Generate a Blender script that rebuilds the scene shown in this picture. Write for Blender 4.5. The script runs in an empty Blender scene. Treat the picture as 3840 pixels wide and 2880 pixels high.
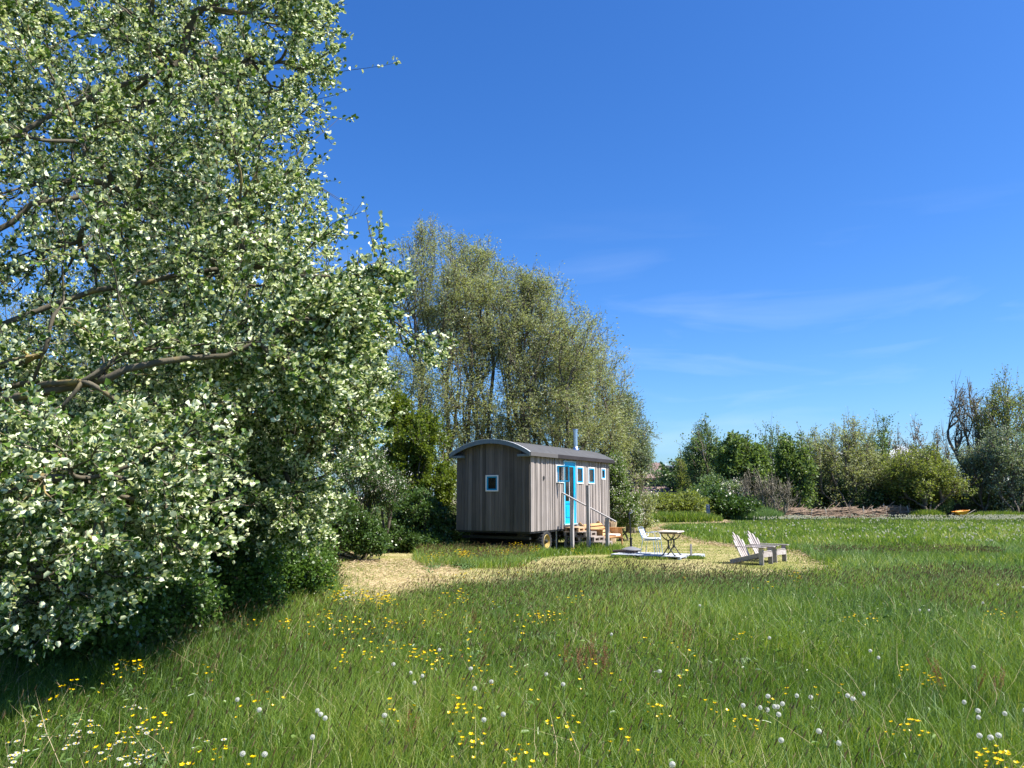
import bpy, math, random
import numpy as np
from mathutils import Vector
rng = np.random.default_rng(7)
random.seed(7)
S = bpy.context.scene
R = math.radians

# ---------------------------------------------------------------- camera, sky, sun, exposure
F = 2884.; PIT = R(8.2); EYE = 1.7
cam = bpy.data.cameras.new('camera'); co = bpy.data.objects.new('camera', cam)
S.collection.objects.link(co); S.camera = co
cam.sensor_width = 36; cam.lens = 36 * F / 3840
cam.clip_end = 2000; cam.clip_start = .05
co.location = (0, 0, EYE); co.rotation_euler = (R(90) + PIT, 0, 0)

SUN_EL = R(54); SUN_AZ = R(108)          # azimuth clockwise from +Y
w = bpy.data.worlds.new('World'); S.world = w; w.use_nodes = True
nt = w.node_tree; N = nt.nodes; L = nt.links
bg = N['Background']; bg.inputs[1].default_value = .060
sky = N.new('ShaderNodeTexSky'); sky.sky_type = 'NISHITA'; sky.sun_disc = False
sky.sun_elevation = SUN_EL; sky.sun_rotation = SUN_AZ
sky.air_density = 1.0; sky.dust_density = .8; sky.ozone_density = 3.0
hs = N.new('ShaderNodeHueSaturation'); hs.inputs['Saturation'].default_value = 1.24
hs.inputs['Value'].default_value = 1.0
L.new(sky.outputs[0], hs.inputs['Color'])
tn = N.new('ShaderNodeMixRGB'); tn.blend_type = 'MULTIPLY'; tn.inputs[0].default_value = 1; tn.inputs[2].default_value = (.76, 1.08, 1.52, 1)
L.new(hs.outputs[0], tn.inputs[1])
# thin cirrus and a low line of cumulus on the horizon, in world directions
tc = N.new('ShaderNodeTexCoord')
mp = N.new('ShaderNodeMapping'); mp.inputs['Scale'].default_value = (2.4, 2.4, 14)
mp.inputs['Location'].default_value = (5.3, .7, 1.3)
mp.inputs['Rotation'].default_value = (0, R(10), 0)
L.new(tc.outputs['Generated'], mp.inputs[0])
n1 = N.new('ShaderNodeTexNoise'); n1.inputs['Scale'].default_value = 1.5; n1.inputs['Detail'].default_value = 7
n1.inputs['Distortion'].default_value = .5
L.new(mp.outputs[0], n1.inputs[0])
r1 = N.new('ShaderNodeMapRange'); r1.inputs[1].default_value = .52; r1.inputs[2].default_value = .95
r1.inputs[3].default_value = 0; r1.inputs[4].default_value = .30
L.new(n1.outputs[0], r1.inputs[0])
mp2 = N.new('ShaderNodeMapping'); mp2.inputs['Scale'].default_value = (9, 9, 16)
L.new(tc.outputs['Generated'], mp2.inputs[0])
n2 = N.new('ShaderNodeTexNoise'); n2.inputs['Scale'].default_value = 1.6; n2.inputs['Detail'].default_value = 5
L.new(mp2.outputs[0], n2.inputs[0])
sx = N.new('ShaderNodeSeparateXYZ'); L.new(tc.outputs['Generated'], sx.inputs[0])
lo = N.new('ShaderNodeMapRange'); lo.inputs[1].default_value = .085; lo.inputs[2].default_value = .045
lo.inputs[3].default_value = -.25; lo.inputs[4].default_value = .2
L.new(sx.outputs['Z'], lo.inputs[0])
ad = N.new('ShaderNodeMath'); ad.operation = 'ADD'; L.new(n2.outputs[0], ad.inputs[0]); L.new(lo.outputs[0], ad.inputs[1])
r2 = N.new('ShaderNodeMapRange'); r2.inputs[1].default_value = .68; r2.inputs[2].default_value = .74
L.new(ad.outputs[0], r2.inputs[0])
m1 = N.new('ShaderNodeMixRGB'); m1.inputs[2].default_value = (7.5, 8.6, 10.0, 1)
sz = N.new('ShaderNodeSeparateXYZ'); L.new(tc.outputs['Generated'], sz.inputs[0])
lm = N.new('ShaderNodeMapRange'); lm.inputs[1].default_value = .36; lm.inputs[2].default_value = .2; L.new(sz.outputs['Z'], lm.inputs[0])
mm = N.new('ShaderNodeMath'); mm.operation = 'MULTIPLY'; L.new(r1.outputs[0], mm.inputs[0]); L.new(lm.outputs[0], mm.inputs[1]); L.new(mm.outputs[0], m1.inputs[0]); L.new(tn.outputs[0], m1.inputs[1])
m2 = N.new('ShaderNodeMixRGB'); m2.inputs[2].default_value = (9.5, 9.8, 10.5, 1)
L.new(r2.outputs[0], m2.inputs[0]); L.new(m1.outputs[0], m2.inputs[1]); L.new(m2.outputs[0], bg.inputs[0])

sl = bpy.data.lights.new('sun', 'SUN'); sl.energy = 5.0; sl.angle = R(.5); sl.color = (1, .95, .86)
so = bpy.data.objects.new('sun', sl); S.collection.objects.link(so)
sd = Vector((math.sin(SUN_AZ) * math.cos(SUN_EL), math.cos(SUN_AZ) * math.cos(SUN_EL), math.sin(SUN_EL)))
so.rotation_euler = sd.to_track_quat('Z', 'Y').to_euler(); so.location = (20, 5, 30)
S.view_settings.view_transform = 'Standard'; S.view_settings.look = 'None'
S.view_settings.exposure = 1.2; S.view_settings.gamma = 1
S.cycles.max_bounces = 6; S.cycles.transparent_max_bounces = 6; S.cycles.diffuse_bounces = 3
S.cycles.transmission_bounces = 4; S.cycles.glossy_bounces = 2
S.cycles.caustics_reflective = False; S.cycles.caustics_refractive = False

# ---------------------------------------------------------------- survey helpers (photo pixel -> place in the world)
def ray(px, py):
    a = (px - 1920) / F; b = (1440 - py) / F
    return (a, math.cos(PIT) - b * math.sin(PIT), math.sin(PIT) + b * math.cos(PIT))
def G(px, py, z=0.):
    r = ray(px, py); t = (z - EYE) / r[2]; return (r[0] * t, r[1] * t, z)
def P(px, py, D):
    r = ray(px, py); t = D / r[1]; return (r[0] * t, D, EYE + r[2] * t)

# ---------------------------------------------------------------- object helpers
def props(o, label=None, cat=None, group=None, kind=None):
    for k, v in (('label', label), ('category', cat), ('group', group), ('kind', kind)):
        if v: o[k] = v
    return o
def link(o, parent=None):
    S.collection.objects.link(o)
    if parent is not None: o.parent = parent
    return o
def empty(name, loc=(0, 0, 0), rz=0, label=None, cat=None, group=None):
    o = bpy.data.objects.new(name, None); o.empty_display_size = .1
    link(o); o.location = loc; o.rotation_euler = (0, 0, rz)
    return props(o, label, cat, group)
def mesh_np(name, V, faces, mats, matidx=None, rnd=None, smooth=False):
    """faces: list of int arrays (n,k). rnd: per-vertex float attribute."""
    me = bpy.data.meshes.new(name)
    V = np.asarray(V, dtype=np.float32).reshape(-1, 3)
    me.vertices.add(len(V)); me.vertices.foreach_set('co', V.ravel())
    faces = [np.asarray(f, dtype=np.int32) for f in faces if len(f)]
    tot = sum(f.size for f in faces); nf = sum(len(f) for f in faces)
    me.loops.add(tot); me.loops.foreach_set('vertex_index', np.concatenate([f.ravel() for f in faces]))
    sizes = np.concatenate([np.full(len(f), f.shape[1], np.int32) for f in faces])
    starts = np.concatenate([[0], np.cumsum(sizes)[:-1]]).astype(np.int32)
    me.polygons.add(nf); me.polygons.foreach_set('loop_start', starts)
    if matidx is not None: me.polygons.foreach_set('material_index', np.asarray(matidx, np.int32))
    me.update(calc_edges=True)
    if smooth: me.polygons.foreach_set('use_smooth', np.ones(nf, bool))
    for m in (mats if isinstance(mats, (list, tuple)) else [mats]): me.materials.append(m)
    if rnd is not None:
        a = me.attributes.new('rnd', 'FLOAT', 'POINT'); a.data.foreach_set('value', np.asarray(rnd, np.float32))
    return me
def obj(name, me, parent=None, loc=None):
    o = bpy.data.objects.new(name, me); link(o, parent)
    if loc is not None: o.location = loc
    return o

class MB:
    """collects solids into one mesh"""
    def __init__(s): s.V = []; s.F = []; s.r = []; s.n = 0; s.m = []
    def add(s, V, Fs, r=None, mi=0):
        V = np.asarray(V, float); s.V.append(V)
        s.r += [random.random() if r is None else r] * len(V)
        for f in Fs: s.F.append([i + s.n for i in f]); s.m.append(mi)
        s.n += len(V); return s
    def box(s, x0, x1, y0, y1, z0, z1, r=None, mi=0, ax=None, b=0):
        """box, optional local frame ax=(origin, X, Y, Z)"""
        V = np.array([[x, y, z] for z in (z0, z1) for y in (y0, y1) for x in (x0, x1)], float)
        if b:
            c = V.mean(0); h = np.abs(V[-1] - V[0]) / 2; out = []
            bb = min(b, h.min() * .45)
            Vs = []
            for sgn in [(sx_, sy_, sz_) for sz_ in (-1, 1) for sy_ in (-1, 1) for sx_ in (-1, 1)]:
                sg = np.array(sgn)
                for k in range(3):
                    q = h - bb; q[k] = h[k]; Vs.append(c + sg * q)
            Vs = np.array(Vs)
            def I(i, k): return i * 3 + k
            Fs = []
            quad = [((0, 2, 6, 4), 0, 1), ((1, 5, 7, 3), 0, 1), ((0, 4, 5, 1), 1, 1), ((2, 3, 7, 6), 1, 1), ((0, 1, 3, 2), 2, 1), ((4, 6, 7, 5), 2, 1)]
            for q, k, _ in quad: Fs.append([I(i, k) for i in reversed(q)] if False else [I(i, k) for i in q])
            for i in range(8):
                for k in range(3):
                    j = i ^ (1 << k)
                    if j > i:
                        k1, k2 = [q for q in range(3) if q != k]
                        Fs.append([I(i, k1), I(i, k2), I(j, k2), I(j, k1)])
                Fs.append([I(i, 0), I(i, 1), I(i, 2)])
            V = Vs
        else:
            Fs = [(0, 2, 3, 1), (4, 5, 7, 6), (0, 1, 5, 4), (2, 6, 7, 3), (0, 4, 6, 2), (1, 3, 7, 5)]
        if ax is not None:
            o, X, Y, Z = [np.asarray(a, float) for a in ax]
            V = o + V[:, :1] * X + V[:, 1:2] * Y + V[:, 2:3] * Z
        return s.add(V, Fs, r, mi)
    def beam(s, a, b, w, h, up=(0, 0, 1), r=None, mi=0, bev=.004):
        a = np.asarray(a, float); b = np.asarray(b, float); d = b - a; l = np.linalg.norm(d); d /= l
        up = np.asarray(up, float)
        if abs(d @ up) > .98: up = np.array([1., 0, 0])
        y = np.cross(up, d); y /= np.linalg.norm(y); z = np.cross(d, y)
        return s.box(0, l, -w / 2, w / 2, -h / 2, h / 2, r, mi, (a, d, y, z), bev)
    def tube(s, pts, rad, n=8, r=None, mi=0, cap=True):
        pts = np.asarray(pts, float); m = len(pts)
        rad = np.full(m, rad, float) if np.isscalar(rad) else np.asarray(rad, float)
        t = np.gradient(pts, axis=0); t /= np.linalg.norm(t, axis=1)[:, None] + 1e-9
        ref = np.array([0, 0, 1.]) if abs(t[:, 2]).mean() < .85 else np.array([1., 0, 0])
        u = np.cross(t, ref); u /= np.linalg.norm(u, axis=1)[:, None] + 1e-9; v = np.cross(t, u)
        a = np.arange(n) * 2 * math.pi / n
        V = pts[:, None] + rad[:, None, None] * (np.cos(a)[None, :, None] * u[:, None] + np.sin(a)[None, :, None] * v[:, None])
        Fs = [(i * n + j, i * n + (j + 1) % n, (i + 1) * n + (j + 1) % n, (i + 1) * n + j) for i in range(m - 1) for j in range(n)]
        if cap: Fs += [tuple(range(n))[::-1], tuple(range((m - 1) * n, m * n))]
        return s.add(V.reshape(-1, 3), Fs, r, mi)
    def build(s, name, mats, parent=None, smooth=False, loc=None):
        me = bpy.data.meshes.new(name)
        me.from_pydata(np.concatenate(s.V).tolist(), [], s.F); me.update()
        for m in (mats if isinstance(mats, (list, tuple)) else [mats]): me.materials.append(m)
        me.polygons.foreach_set('material_index', s.m)
        a = me.attributes.new('rnd', 'FLOAT', 'POINT'); a.data.foreach_set('value', s.r)
        if smooth:
            me.polygons.foreach_set('use_smooth', [True] * len(me.polygons))
            try: me.set_sharp_from_angle(angle=R(40))
            except Exception: pass
        return obj(name, me, parent, loc)

# ---------------------------------------------------------------- materials
def newmat(name):
    m = bpy.data.materials.new(name); m.use_nodes = True
    nt = m.node_tree; b = nt.nodes['Principled BSDF']; return m, nt, b
def ramp(nt, stops, fac):
    r = nt.nodes.new('ShaderNodeValToRGB')
    e = r.color_ramp.elements
    while len(e) < len(stops): e.new(.5)
    for i, (p, c) in enumerate(stops): e[i].position = p; e[i].color = (*c, 1)
    nt.links.new(fac, r.inputs[0]); return r.outputs[0]
def attr(nt):
    a = nt.nodes.new('ShaderNodeAttribute'); a.attribute_name = 'rnd'; return a.outputs['Fac']
def noise(nt, scale, detail=4, vec_scale=None, out='Fac', coord='Object', dist=0):
    t = nt.nodes.new('ShaderNodeTexCoord'); n = nt.nodes.new('ShaderNodeTexNoise')
    n.inputs['Scale'].default_value = scale; n.inputs['Detail'].default_value = detail; n.inputs['Distortion'].default_value = dist
    src = t.outputs[coord]
    if vec_scale:
        m = nt.nodes.new('ShaderNodeMapping'); m.inputs['Scale'].default_value = vec_scale
        nt.links.new(src, m.inputs[0]); src = m.outputs[0]
    nt.links.new(src, n.inputs[0]); return n.outputs[out]
def mixc(nt, fac, a, b, mode='MIX'):
    m = nt.nodes.new('ShaderNodeMixRGB'); m.blend_type = mode
    for i, v in enumerate((fac, a, b)):
        if isinstance(v, (int, float)): m.inputs[i].default_value = v
        elif isinstance(v, tuple): m.inputs[i].default_value = (*v, 1)
        else: nt.links.new(v, m.inputs[i])
    return m.outputs[0]
def bump(nt, b, h, s=.3, d=.01):
    n = nt.nodes.new('ShaderNodeBump'); n.inputs['Strength'].default_value = s; n.inputs['Distance'].default_value = d
    nt.links.new(h, n.inputs['Height']); nt.links.new(n.outputs[0], b.inputs['Normal'])
def leafmat(name, stops, under=None, trans=.35, rough=.45, spec=.35, tint=(1.25, 1.3, .6)):
    m, nt, b = newmat(name)
    c = ramp(nt, stops, attr(nt))
    if under:
        g = nt.nodes.new('ShaderNodeNewGeometry')
        cu = ramp(nt, under, attr(nt))
        c = mixc(nt, g.outputs['Backfacing'], c, cu)
    nt.links.new(c, b.inputs['Base Color']); b.inputs['Roughness'].default_value = rough
    b.inputs['Specular IOR Level'].default_value = spec
    t = nt.nodes.new('ShaderNodeBsdfTranslucent')
    nt.links.new(mixc(nt, 1., c, tint, 'MULTIPLY'), t.inputs[0])
    mx = nt.nodes.new('ShaderNodeMixShader'); mx.inputs[0].default_value = trans
    nt.links.new(b.outputs[0], mx.inputs[1]); nt.links.new(t.outputs[0], mx.inputs[2])
    nt.links.new(mx.outputs[0], nt.nodes['Material Output'].inputs[0]); return m
def barkmat(name, a, b_, lichen=None):
    m, nt, b = newmat(name)
    c = mixc(nt, noise(nt, 6, 5, (1, 1, .3)), a, b_)
    if lichen:
        r = nt.nodes.new('ShaderNodeMapRange'); r.inputs[1].default_value = .6; r.inputs[2].default_value = .7
        nt.links.new(noise(nt, 2.4, 3), r.inputs[0]); c = mixc(nt, r.outputs[0], c, lichen)
    nt.links.new(c, b.inputs['Base Color']); b.inputs['Roughness'].default_value = .9
    b.inputs['Specular IOR Level'].default_value = .2
    bump(nt, b, noise(nt, 40, 4, (1, 1, .2)), .6, .01); return m
def plain(name, col, rough=.6, metal=0, var=.12, scale=9, spec=.5, bmp=0):
    m, nt, b = newmat(name)
    d = tuple(x * (1 - var) for x in col); e = tuple(min(1, x * (1 + var)) for x in col)
    nt.links.new(mixc(nt, noise(nt, scale, 5), d, e), b.inputs['Base Color'])
    b.inputs['Roughness'].default_value = rough; b.inputs['Metallic'].default_value = metal
    b.inputs['Specular IOR Level'].default_value = spec
    if bmp: bump(nt, b, noise(nt, scale * 6, 4), bmp, .004)
    return m
def woodmat(name, c0, c1, streak=(30, 30, 1.2), rough=.85, dark=None):
    """weathered boards: each board its own tone (rnd), streaks along Z or chosen axis"""
    m, nt, b = newmat(name)
    c = ramp(nt, [(0, c0), (1, c1)], attr(nt))
    st = noise(nt, 1., 6, streak)
    r = nt.nodes.new('ShaderNodeMapRange'); r.inputs[1].default_value = .3; r.inputs[2].default_value = .7
    r.inputs[3].default_value = .72; r.inputs[4].default_value = 1.22; nt.links.new(st, r.inputs[0])
    v = nt.nodes.new('ShaderNodeVectorMath'); v.operation = 'SCALE'
    nt.links.new(c, v.inputs[0]); nt.links.new(r.outputs[0], v.inputs['Scale'])
    c = v.outputs[0]
    st2 = noise(nt, 1.3, 4)
    r2 = nt.nodes.new('ShaderNodeMapRange'); r2.inputs[1].default_value = .35; r2.inputs[2].default_value = .7
    r2.inputs[3].default_value = 0; r2.inputs[4].default_value = .35; nt.links.new(st2, r2.inputs[0])
    if dark: c = mixc(nt, r2.outputs[0], c, dark)
    nt.links.new(c, b.inputs['Base Color']); b.inputs['Roughness'].default_value = rough
    b.inputs['Specular IOR Level'].default_value = .25
    bump(nt, b, st, .4, .003); return m

M = {}
M['poplar'] = leafmat('poplar_leaf', [(0, (.03, .07, .012)), (.5, (.075, .145, .022)), (1, (.16, .25, .038))],
                      [(0, (.44, .51, .27)), (1, (.80, .83, .60))], .25, .38, .5, (1.3, 1.35, .75))
M['willow'] = leafmat('willow_leaf', [(0, (.13, .155, .06)), (.45, (.225, .24, .10)), (.86, (.31, .305, .15)), (1, (.36, .25, .12))],
                      [(0, (.24, .28, .15)), (1, (.40, .43, .27))], .42, .5)
M['greywillow'] = leafmat('grey_willow_leaf', [(0, (.07, .105, .05)), (1, (.18, .225, .12))], [(0, (.2, .25, .17)), (1, (.3, .35, .26))], .3, .5)
M['maple'] = leafmat('maple_leaf', [(0, (.07, .11, .015)), (.6, (.13, .18, .022)), (1, (.2, .22, .03))], None, .42)
M['shrub'] = leafmat('shrub_leaf', [(0, (.03, .065, .016)), (.7, (.075, .135, .03)), (1, (.14, .21, .05))], None, .3, .35, .5)
M['bright'] = leafmat('bright_leaf', [(0, (.085, .14, .04)), (1, (.19, .26, .08))], None, .42)
M['yellowgreen'] = leafmat('yellow_green_leaf', [(0, (.13, .17, .04)), (1, (.27, .3, .08))], None, .42)
M['alder'] = leafmat('alder_leaf', [(0, (.09, .145, .05)), (1, (.2, .28, .115))], None, .4)
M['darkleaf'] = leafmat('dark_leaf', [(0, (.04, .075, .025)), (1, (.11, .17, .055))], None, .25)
M['brownleaf'] = leafmat('bare_bud', [(0, (.15, .125, .09)), (1, (.27, .24, .15))], None, .2)
M['blossom'] = leafmat('blossom', [(0, (.6, .58, .46)), (.75, (.78, .75, .64)), (1, (.7, .55, .48))], None, .3, .7, .2, (1, 1, .95))
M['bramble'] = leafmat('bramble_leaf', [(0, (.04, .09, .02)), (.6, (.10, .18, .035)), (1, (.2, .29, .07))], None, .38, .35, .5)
M['bark'] = barkmat('willow_bark', (.07, .06, .045), (.16, .13, .10))
M['poplarbark'] = barkmat('poplar_bark', (.06, .052, .038), (.16, .14, .10), (.30, .22, .08))
M['greybark'] = barkmat('grey_bark', (.10, .09, .07), (.2, .18, .14))
M['grass'] = leafmat('grass_blade', [(0, (.04, .085, .012)), (.25, (.085, .165, .021)), (.65, (.20, .305, .042)), (.9, (.33, .39, .09)), (1, (.50, .45, .22))],
                     None, .45, .4, .4, (1.3, 1.3, .5))
M['bluegrass'] = leafmat('blue_grass_blade', [(0, (.09, .17, .045)), (1, (.29, .41, .13))], None, .3, .4, .4)
M['seed'] = leafmat('seed_head', [(0, (.12, .07, .035)), (.6, (.23, .155, .075)), (1, (.38, .30, .15))], None, .2, .8, .1, (1.1, 1, .8))
M['mown'] = leafmat('mown_blade', [(0, (.13, .2, .05)), (.45, (.30, .30, .10)), (1, (.56, .46, .28))], None, .25, .7, .15, (1.1, 1.1, .7))
M['hay'] = leafmat('hay', [(0, (.38, .29, .18)), (1, (.66, .51, .33))], None, .15, .8, .1, (1, 1, .8))
M['palegrass'] = leafmat('pale_grass', [(0, (.11, .2, .06)), (1, (.23, .33, .13))], None, .35, .5, .3)
M['stem'] = plain('stem', (.07, .13, .03), .6)
M['yellow'] = leafmat('buttercup_petal', [(0, (.75, .5, .0)), (1, (.85, .62, .0))], None, .25, .3, .5, (1.1, 1, .2))
M['white'] = leafmat('daisy_petal', [(0, (.75, .75, .72)), (1, (.82, .8, .8))], None, .3, .6, .3, (1, 1, 1))
M['clock'] = leafmat('seed_clock', [(0, (.62, .62, .56)), (1, (.8, .79, .73))], None, .5, .8, .1, (1, 1, 1))
M['fluff'] = leafmat('seed_fluff', [(0, (.62, .6, .44)), (1, (.85, .82, .68))], None, .3, .8, .1, (1, 1, .9))
M['sorrel'] = leafmat('sorrel', [(0, (.24, .08, .045)), (1, (.32, .17, .08))], None, .2, .7)

# ---------------------------------------------------------------- vectorised branches and leaves
def tubes(PL, RD, n):
    """PL (M,P,3), RD (M,P) -> verts, quads"""
    Mn, Pn = PL.shape[:2]
    t = np.gradient(PL, axis=1); t /= np.linalg.norm(t, axis=2, keepdims=True) + 1e-9
    ref = np.where(np.abs(t[:, :1, 2:3]).mean(1, keepdims=True) > .8, np.array([1., .1, 0]), np.array([0, 0.1, 1.]))
    u = np.cross(t, np.broadcast_to(ref, t.shape)); u /= np.linalg.norm(u, axis=2, keepdims=True) + 1e-9
    v = np.cross(t, u); a = np.arange(n) * 2 * math.pi / n
    V = PL[:, :, None] + RD[:, :, None, None] * (np.cos(a)[None, None, :, None] * u[:, :, None] + np.sin(a)[None, None, :, None] * v[:, :, None])
    i = np.arange(Mn)[:, None, None] * Pn * n; p = np.arange(Pn - 1)[None, :, None] * n; j = np.arange(n)[None, None, :]
    j2 = (j + 1) % n
    q = np.stack([i + p + j, i + p + j2, i + p + n + j2, i + p + n + j], -1).reshape(-1, 4)
    return V.reshape(-1, 3), q
def unit(a): return a / (np.linalg.norm(a, axis=-1, keepdims=True) + 1e-9)
def leaves(pos, d, nrm, ln, wd, broad=True, fold=.25):
    """leaf blades: broad = two folded quads, else one rhombus"""
    d = unit(d); s = unit(np.cross(d, nrm)); nn = np.cross(s, d)
    ln = ln[:, None]; wd = wd[:, None]; n = len(pos)
    if broad:
        f = nn * fold * wd
        V = np.stack([pos, pos + d * ln * .28 + s * wd * .5 + f, pos + d * ln * .72 + s * wd * .36 + f, pos + d * ln - nn * ln * .12,
                      pos + d * ln * .72 - s * wd * .36 + f, pos + d * ln * .28 - s * wd * .5 + f], 1).reshape(-1, 3)
        b = np.arange(n)[:, None] * 6
        Fq = np.concatenate([b + np.array([[0, 1, 2, 3]]), b + np.array([[0, 3, 4, 5]])])
        return V, Fq, 6
    V = np.stack([pos, pos + d * ln * .45 + s * wd * .5, pos + d * ln - nn * ln * .1, pos + d * ln * .45 - s * wd * .5], 1).reshape(-1, 3)
    return V, np.arange(n * 4).reshape(-1, 4), 4

def hermite(p0, t0, p1, t1, n):
    s = np.linspace(0, 1, n)[:, None]
    return ((2 * s**3 - 3 * s**2 + 1) * p0 + (s**3 - 2 * s**2 + s) * t0 + (-2 * s**3 + 3 * s**2) * p1 + (s**3 - s**2) * t1)
def kmeans(X, k):
    c = X[rng.choice(len(X), k, replace=False)]
    for _ in range(4):
        lab = ((X[:, None] - c[None])**2).sum(2).argmin(1)
        for j in range(k):
            if (lab == j).any(): c[j] = X[lab == j].mean(0)
    return lab
def grow(p0, d0, tips, rt, thick, thin, up, jit, f, expo=.47):
    n = len(tips)
    if n <= 3:
        for q in tips:
            l = np.linalg.norm(q - p0)
            e = unit(q - p0 + np.array([0, 0, l * up])) * l * .7
            c = hermite(p0, d0 * l * .8, q, e, 5)
            thin.append((c, np.linspace(rt * 1.25 * max(1, n)**expo, rt * .55, 5), 1))
        return
    k = 2 if n < 7 else (3 if n < 60 else 4)
    lab = kmeans(tips, k)
    for j in range(k):
        T = tips[lab == j]
        if not len(T): continue
        cen = T.mean(0); l0 = np.linalg.norm(cen - p0)
        node = p0 + (cen - p0) * f * rng.uniform(.8, 1.15) + rng.normal(0, jit * l0, 3)
        l = np.linalg.norm(node - p0)
        e = unit(unit(cen - node) + np.array([0, 0, up * .7]) + rng.normal(0, .15, 3))
        r0 = rt * len(T)**expo * 1.12; r1 = rt * len(T)**expo
        if len(T) > 24:
            c = hermite(p0, d0 * l * .9, node, e * l * .9, 8); thick.append((c, np.linspace(r0, r1, 8)))
        else:
            c = hermite(p0, d0 * l * .9, node, e * l * .9, 5); thin.append((c, np.linspace(r0, r1, 5), 0))
        grow(node, e, T, rt, thick, thin, up, jit, f, expo)

def envelope(blobs, n, shell=.2):
    """points in a union of lumpy ellipsoids (centre, radii, weight)"""
    wt = np.array([b[2] for b in blobs], float); wt /= wt.sum()
    out = []
    for (c, r, _), k in zip(blobs, rng.multinomial(n, wt)):
        d = unit(rng.normal(size=(k, 3)))
        A = rng.normal(size=(7, 3)) * 3.2; ph = rng.uniform(0, 6.28, 7)
        lump = 1 + .10 * np.sin(d @ A.T + ph).sum(1)
        rr = rng.uniform(shell, 1.0, k)**.5 * lump * np.where(rng.random(k) < .09, rng.uniform(1.05, 1.28, k), 1)
        out.append(np.array(c) + d * rr[:, None] * np.array(r))
    T = np.concatenate(out); T[:, 2] = np.maximum(T[:, 2], .12 + rng.uniform(0, .25, len(T))); return T

def make_tree(name, roots, leafm, barkm, label, cat='tree', group=None, rt=.005, lpt=30, ln=.06, wd=.045, broad=True,
              up=.3, jit=.06, f=.5, wind=(.25, 0, .05), droop=0., blossom=None, spread=.12, bare=0., leaf_name='crown', flat=.5, expo=.47, trunk_name='trunk', flip=0., thinout=.5):
    """roots: list of (trunk polyline pts, base radius, top radius, tips)"""
    base = np.array(roots[0][0][0], float)
    t = empty(name, tuple(base), 0, label, cat, group)
    thick = []; thin = []
    for pts, ra, rb, tips in roots:
        pts = np.array(pts, float)
        if len(pts) > 1:
            s = np.linspace(0, 1, 8); seg = np.linspace(0, 1, len(pts))
            c = np.stack([np.interp(s, seg, pts[:, i]) for i in range(3)], 1)
            c[1:-1] += rng.normal(0, .02 * np.linalg.norm(pts[-1] - pts[0]), (6, 3)) * np.array([1, 1, .3])
            thick.append((c, np.linspace(ra, rb, 8)))
            d0 = unit(pts[-1] - pts[-2])
        else: d0 = np.array([0, 0, 1.])
        if len(tips): grow(pts[-1], d0, np.asarray(tips), rt, thick, thin, up, jit, f, expo)
    Vs = []; Fs = []; off = 0
    for lst, ns in ((thick, 7), (thin, 3)):
        if not lst: continue
        PL = np.stack([a[0] for a in lst]); RD = np.stack([a[1] for a in lst])
        V, q = tubes(PL, RD, ns); Vs.append(V); Fs.append(q + off); off += len(V)
    obj(trunk_name, mesh_np('trunk', np.concatenate(Vs) - base, [np.concatenate(Fs)], barkm, smooth=True), t)
    tw = [a for a in thin if a[2] == 1]; sec = [a for a in thin if a[2] == 0]
    PL = np.stack([a[0] for a in tw] + [a[0] for a in sec])
    pick = np.concatenate([np.repeat(np.arange(len(tw)), lpt), len(tw) + np.repeat(np.arange(len(sec)), max(1, int(lpt * .35)))])
    lf_ = rng.uniform(1 - thinout, 1.0, len(PL)); pick = pick[rng.random(len(pick)) < lf_[pick]]
    n = len(pick); s = rng.uniform(.1, 1.02, n) * 3.999; i = np.minimum(s.astype(int), 3); fr = (s - i)[:, None]
    A = PL[pick, i]; B = PL[pick, i + 1]; pos = A * (1 - fr) + B * fr; tan = unit(B - A)
    d = unit(tan * .5 + rng.normal(0, .6, (n, 3)) + np.array(wind) * 1.5 - np.array([0, 0, droop]))
    pos = pos + rng.normal(0, spread, (n, 3)) * .5 + d * .01
    nrm = unit(rng.normal(0, 1, (n, 3)) + np.array([0, 0, flat]))
    nrm = np.where((rng.random(n) < flip)[:, None], -nrm, nrm)
    L_ = ln * rng.uniform(.55, 1.25, n); W_ = L_ * (wd / ln) * rng.uniform(.8, 1.15, n)
    V, q, k = leaves(pos, d, nrm, L_, W_, broad)
    # clumps of lighter and darker foliage belong to shoots, plus per-leaf variation
    sh = rng.uniform(0, 1, len(PL))
    rv = np.clip(.45 * sh[pick] + .55 * rng.random(n) + .0, 0, 1)
    mats = [leafm]; mi = np.zeros(len(q), int)
    obj(leaf_name, mesh_np('crown', V - base, [q], mats, mi, np.repeat(rv, k)), t)
    if blossom:
        bm, nb, size = blossom
        tipn = rng.choice(len(tw), nb); c = PL[tipn, 4] if PL.shape[1] > 4 else PL[tipn, -1]
        m_ = 16; pos = np.repeat(c, m_, 0) + rng.normal(0, 1, (nb * m_, 3)) * size * np.array([1, 1, .7])
        dd = unit(rng.normal(size=pos.shape)); nn = unit(rng.normal(size=pos.shape) + np.array([0, 0, .6]))
        l2 = rng.uniform(.6, 1.2, len(pos)) * ln * .55
        V, q, k = leaves(pos, dd, nn, l2, l2 * .9, False)
        obj('blossom', mesh_np('blossom', V - base, [q], bm, None, np.repeat(rng.random(len(pos)), k)), t)
    return t

def ell(px, py, D, rx, ry, rz, wgt=None):
    return (P(px, py, D), (rx, ry, rz), wgt or rx * rz)

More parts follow.
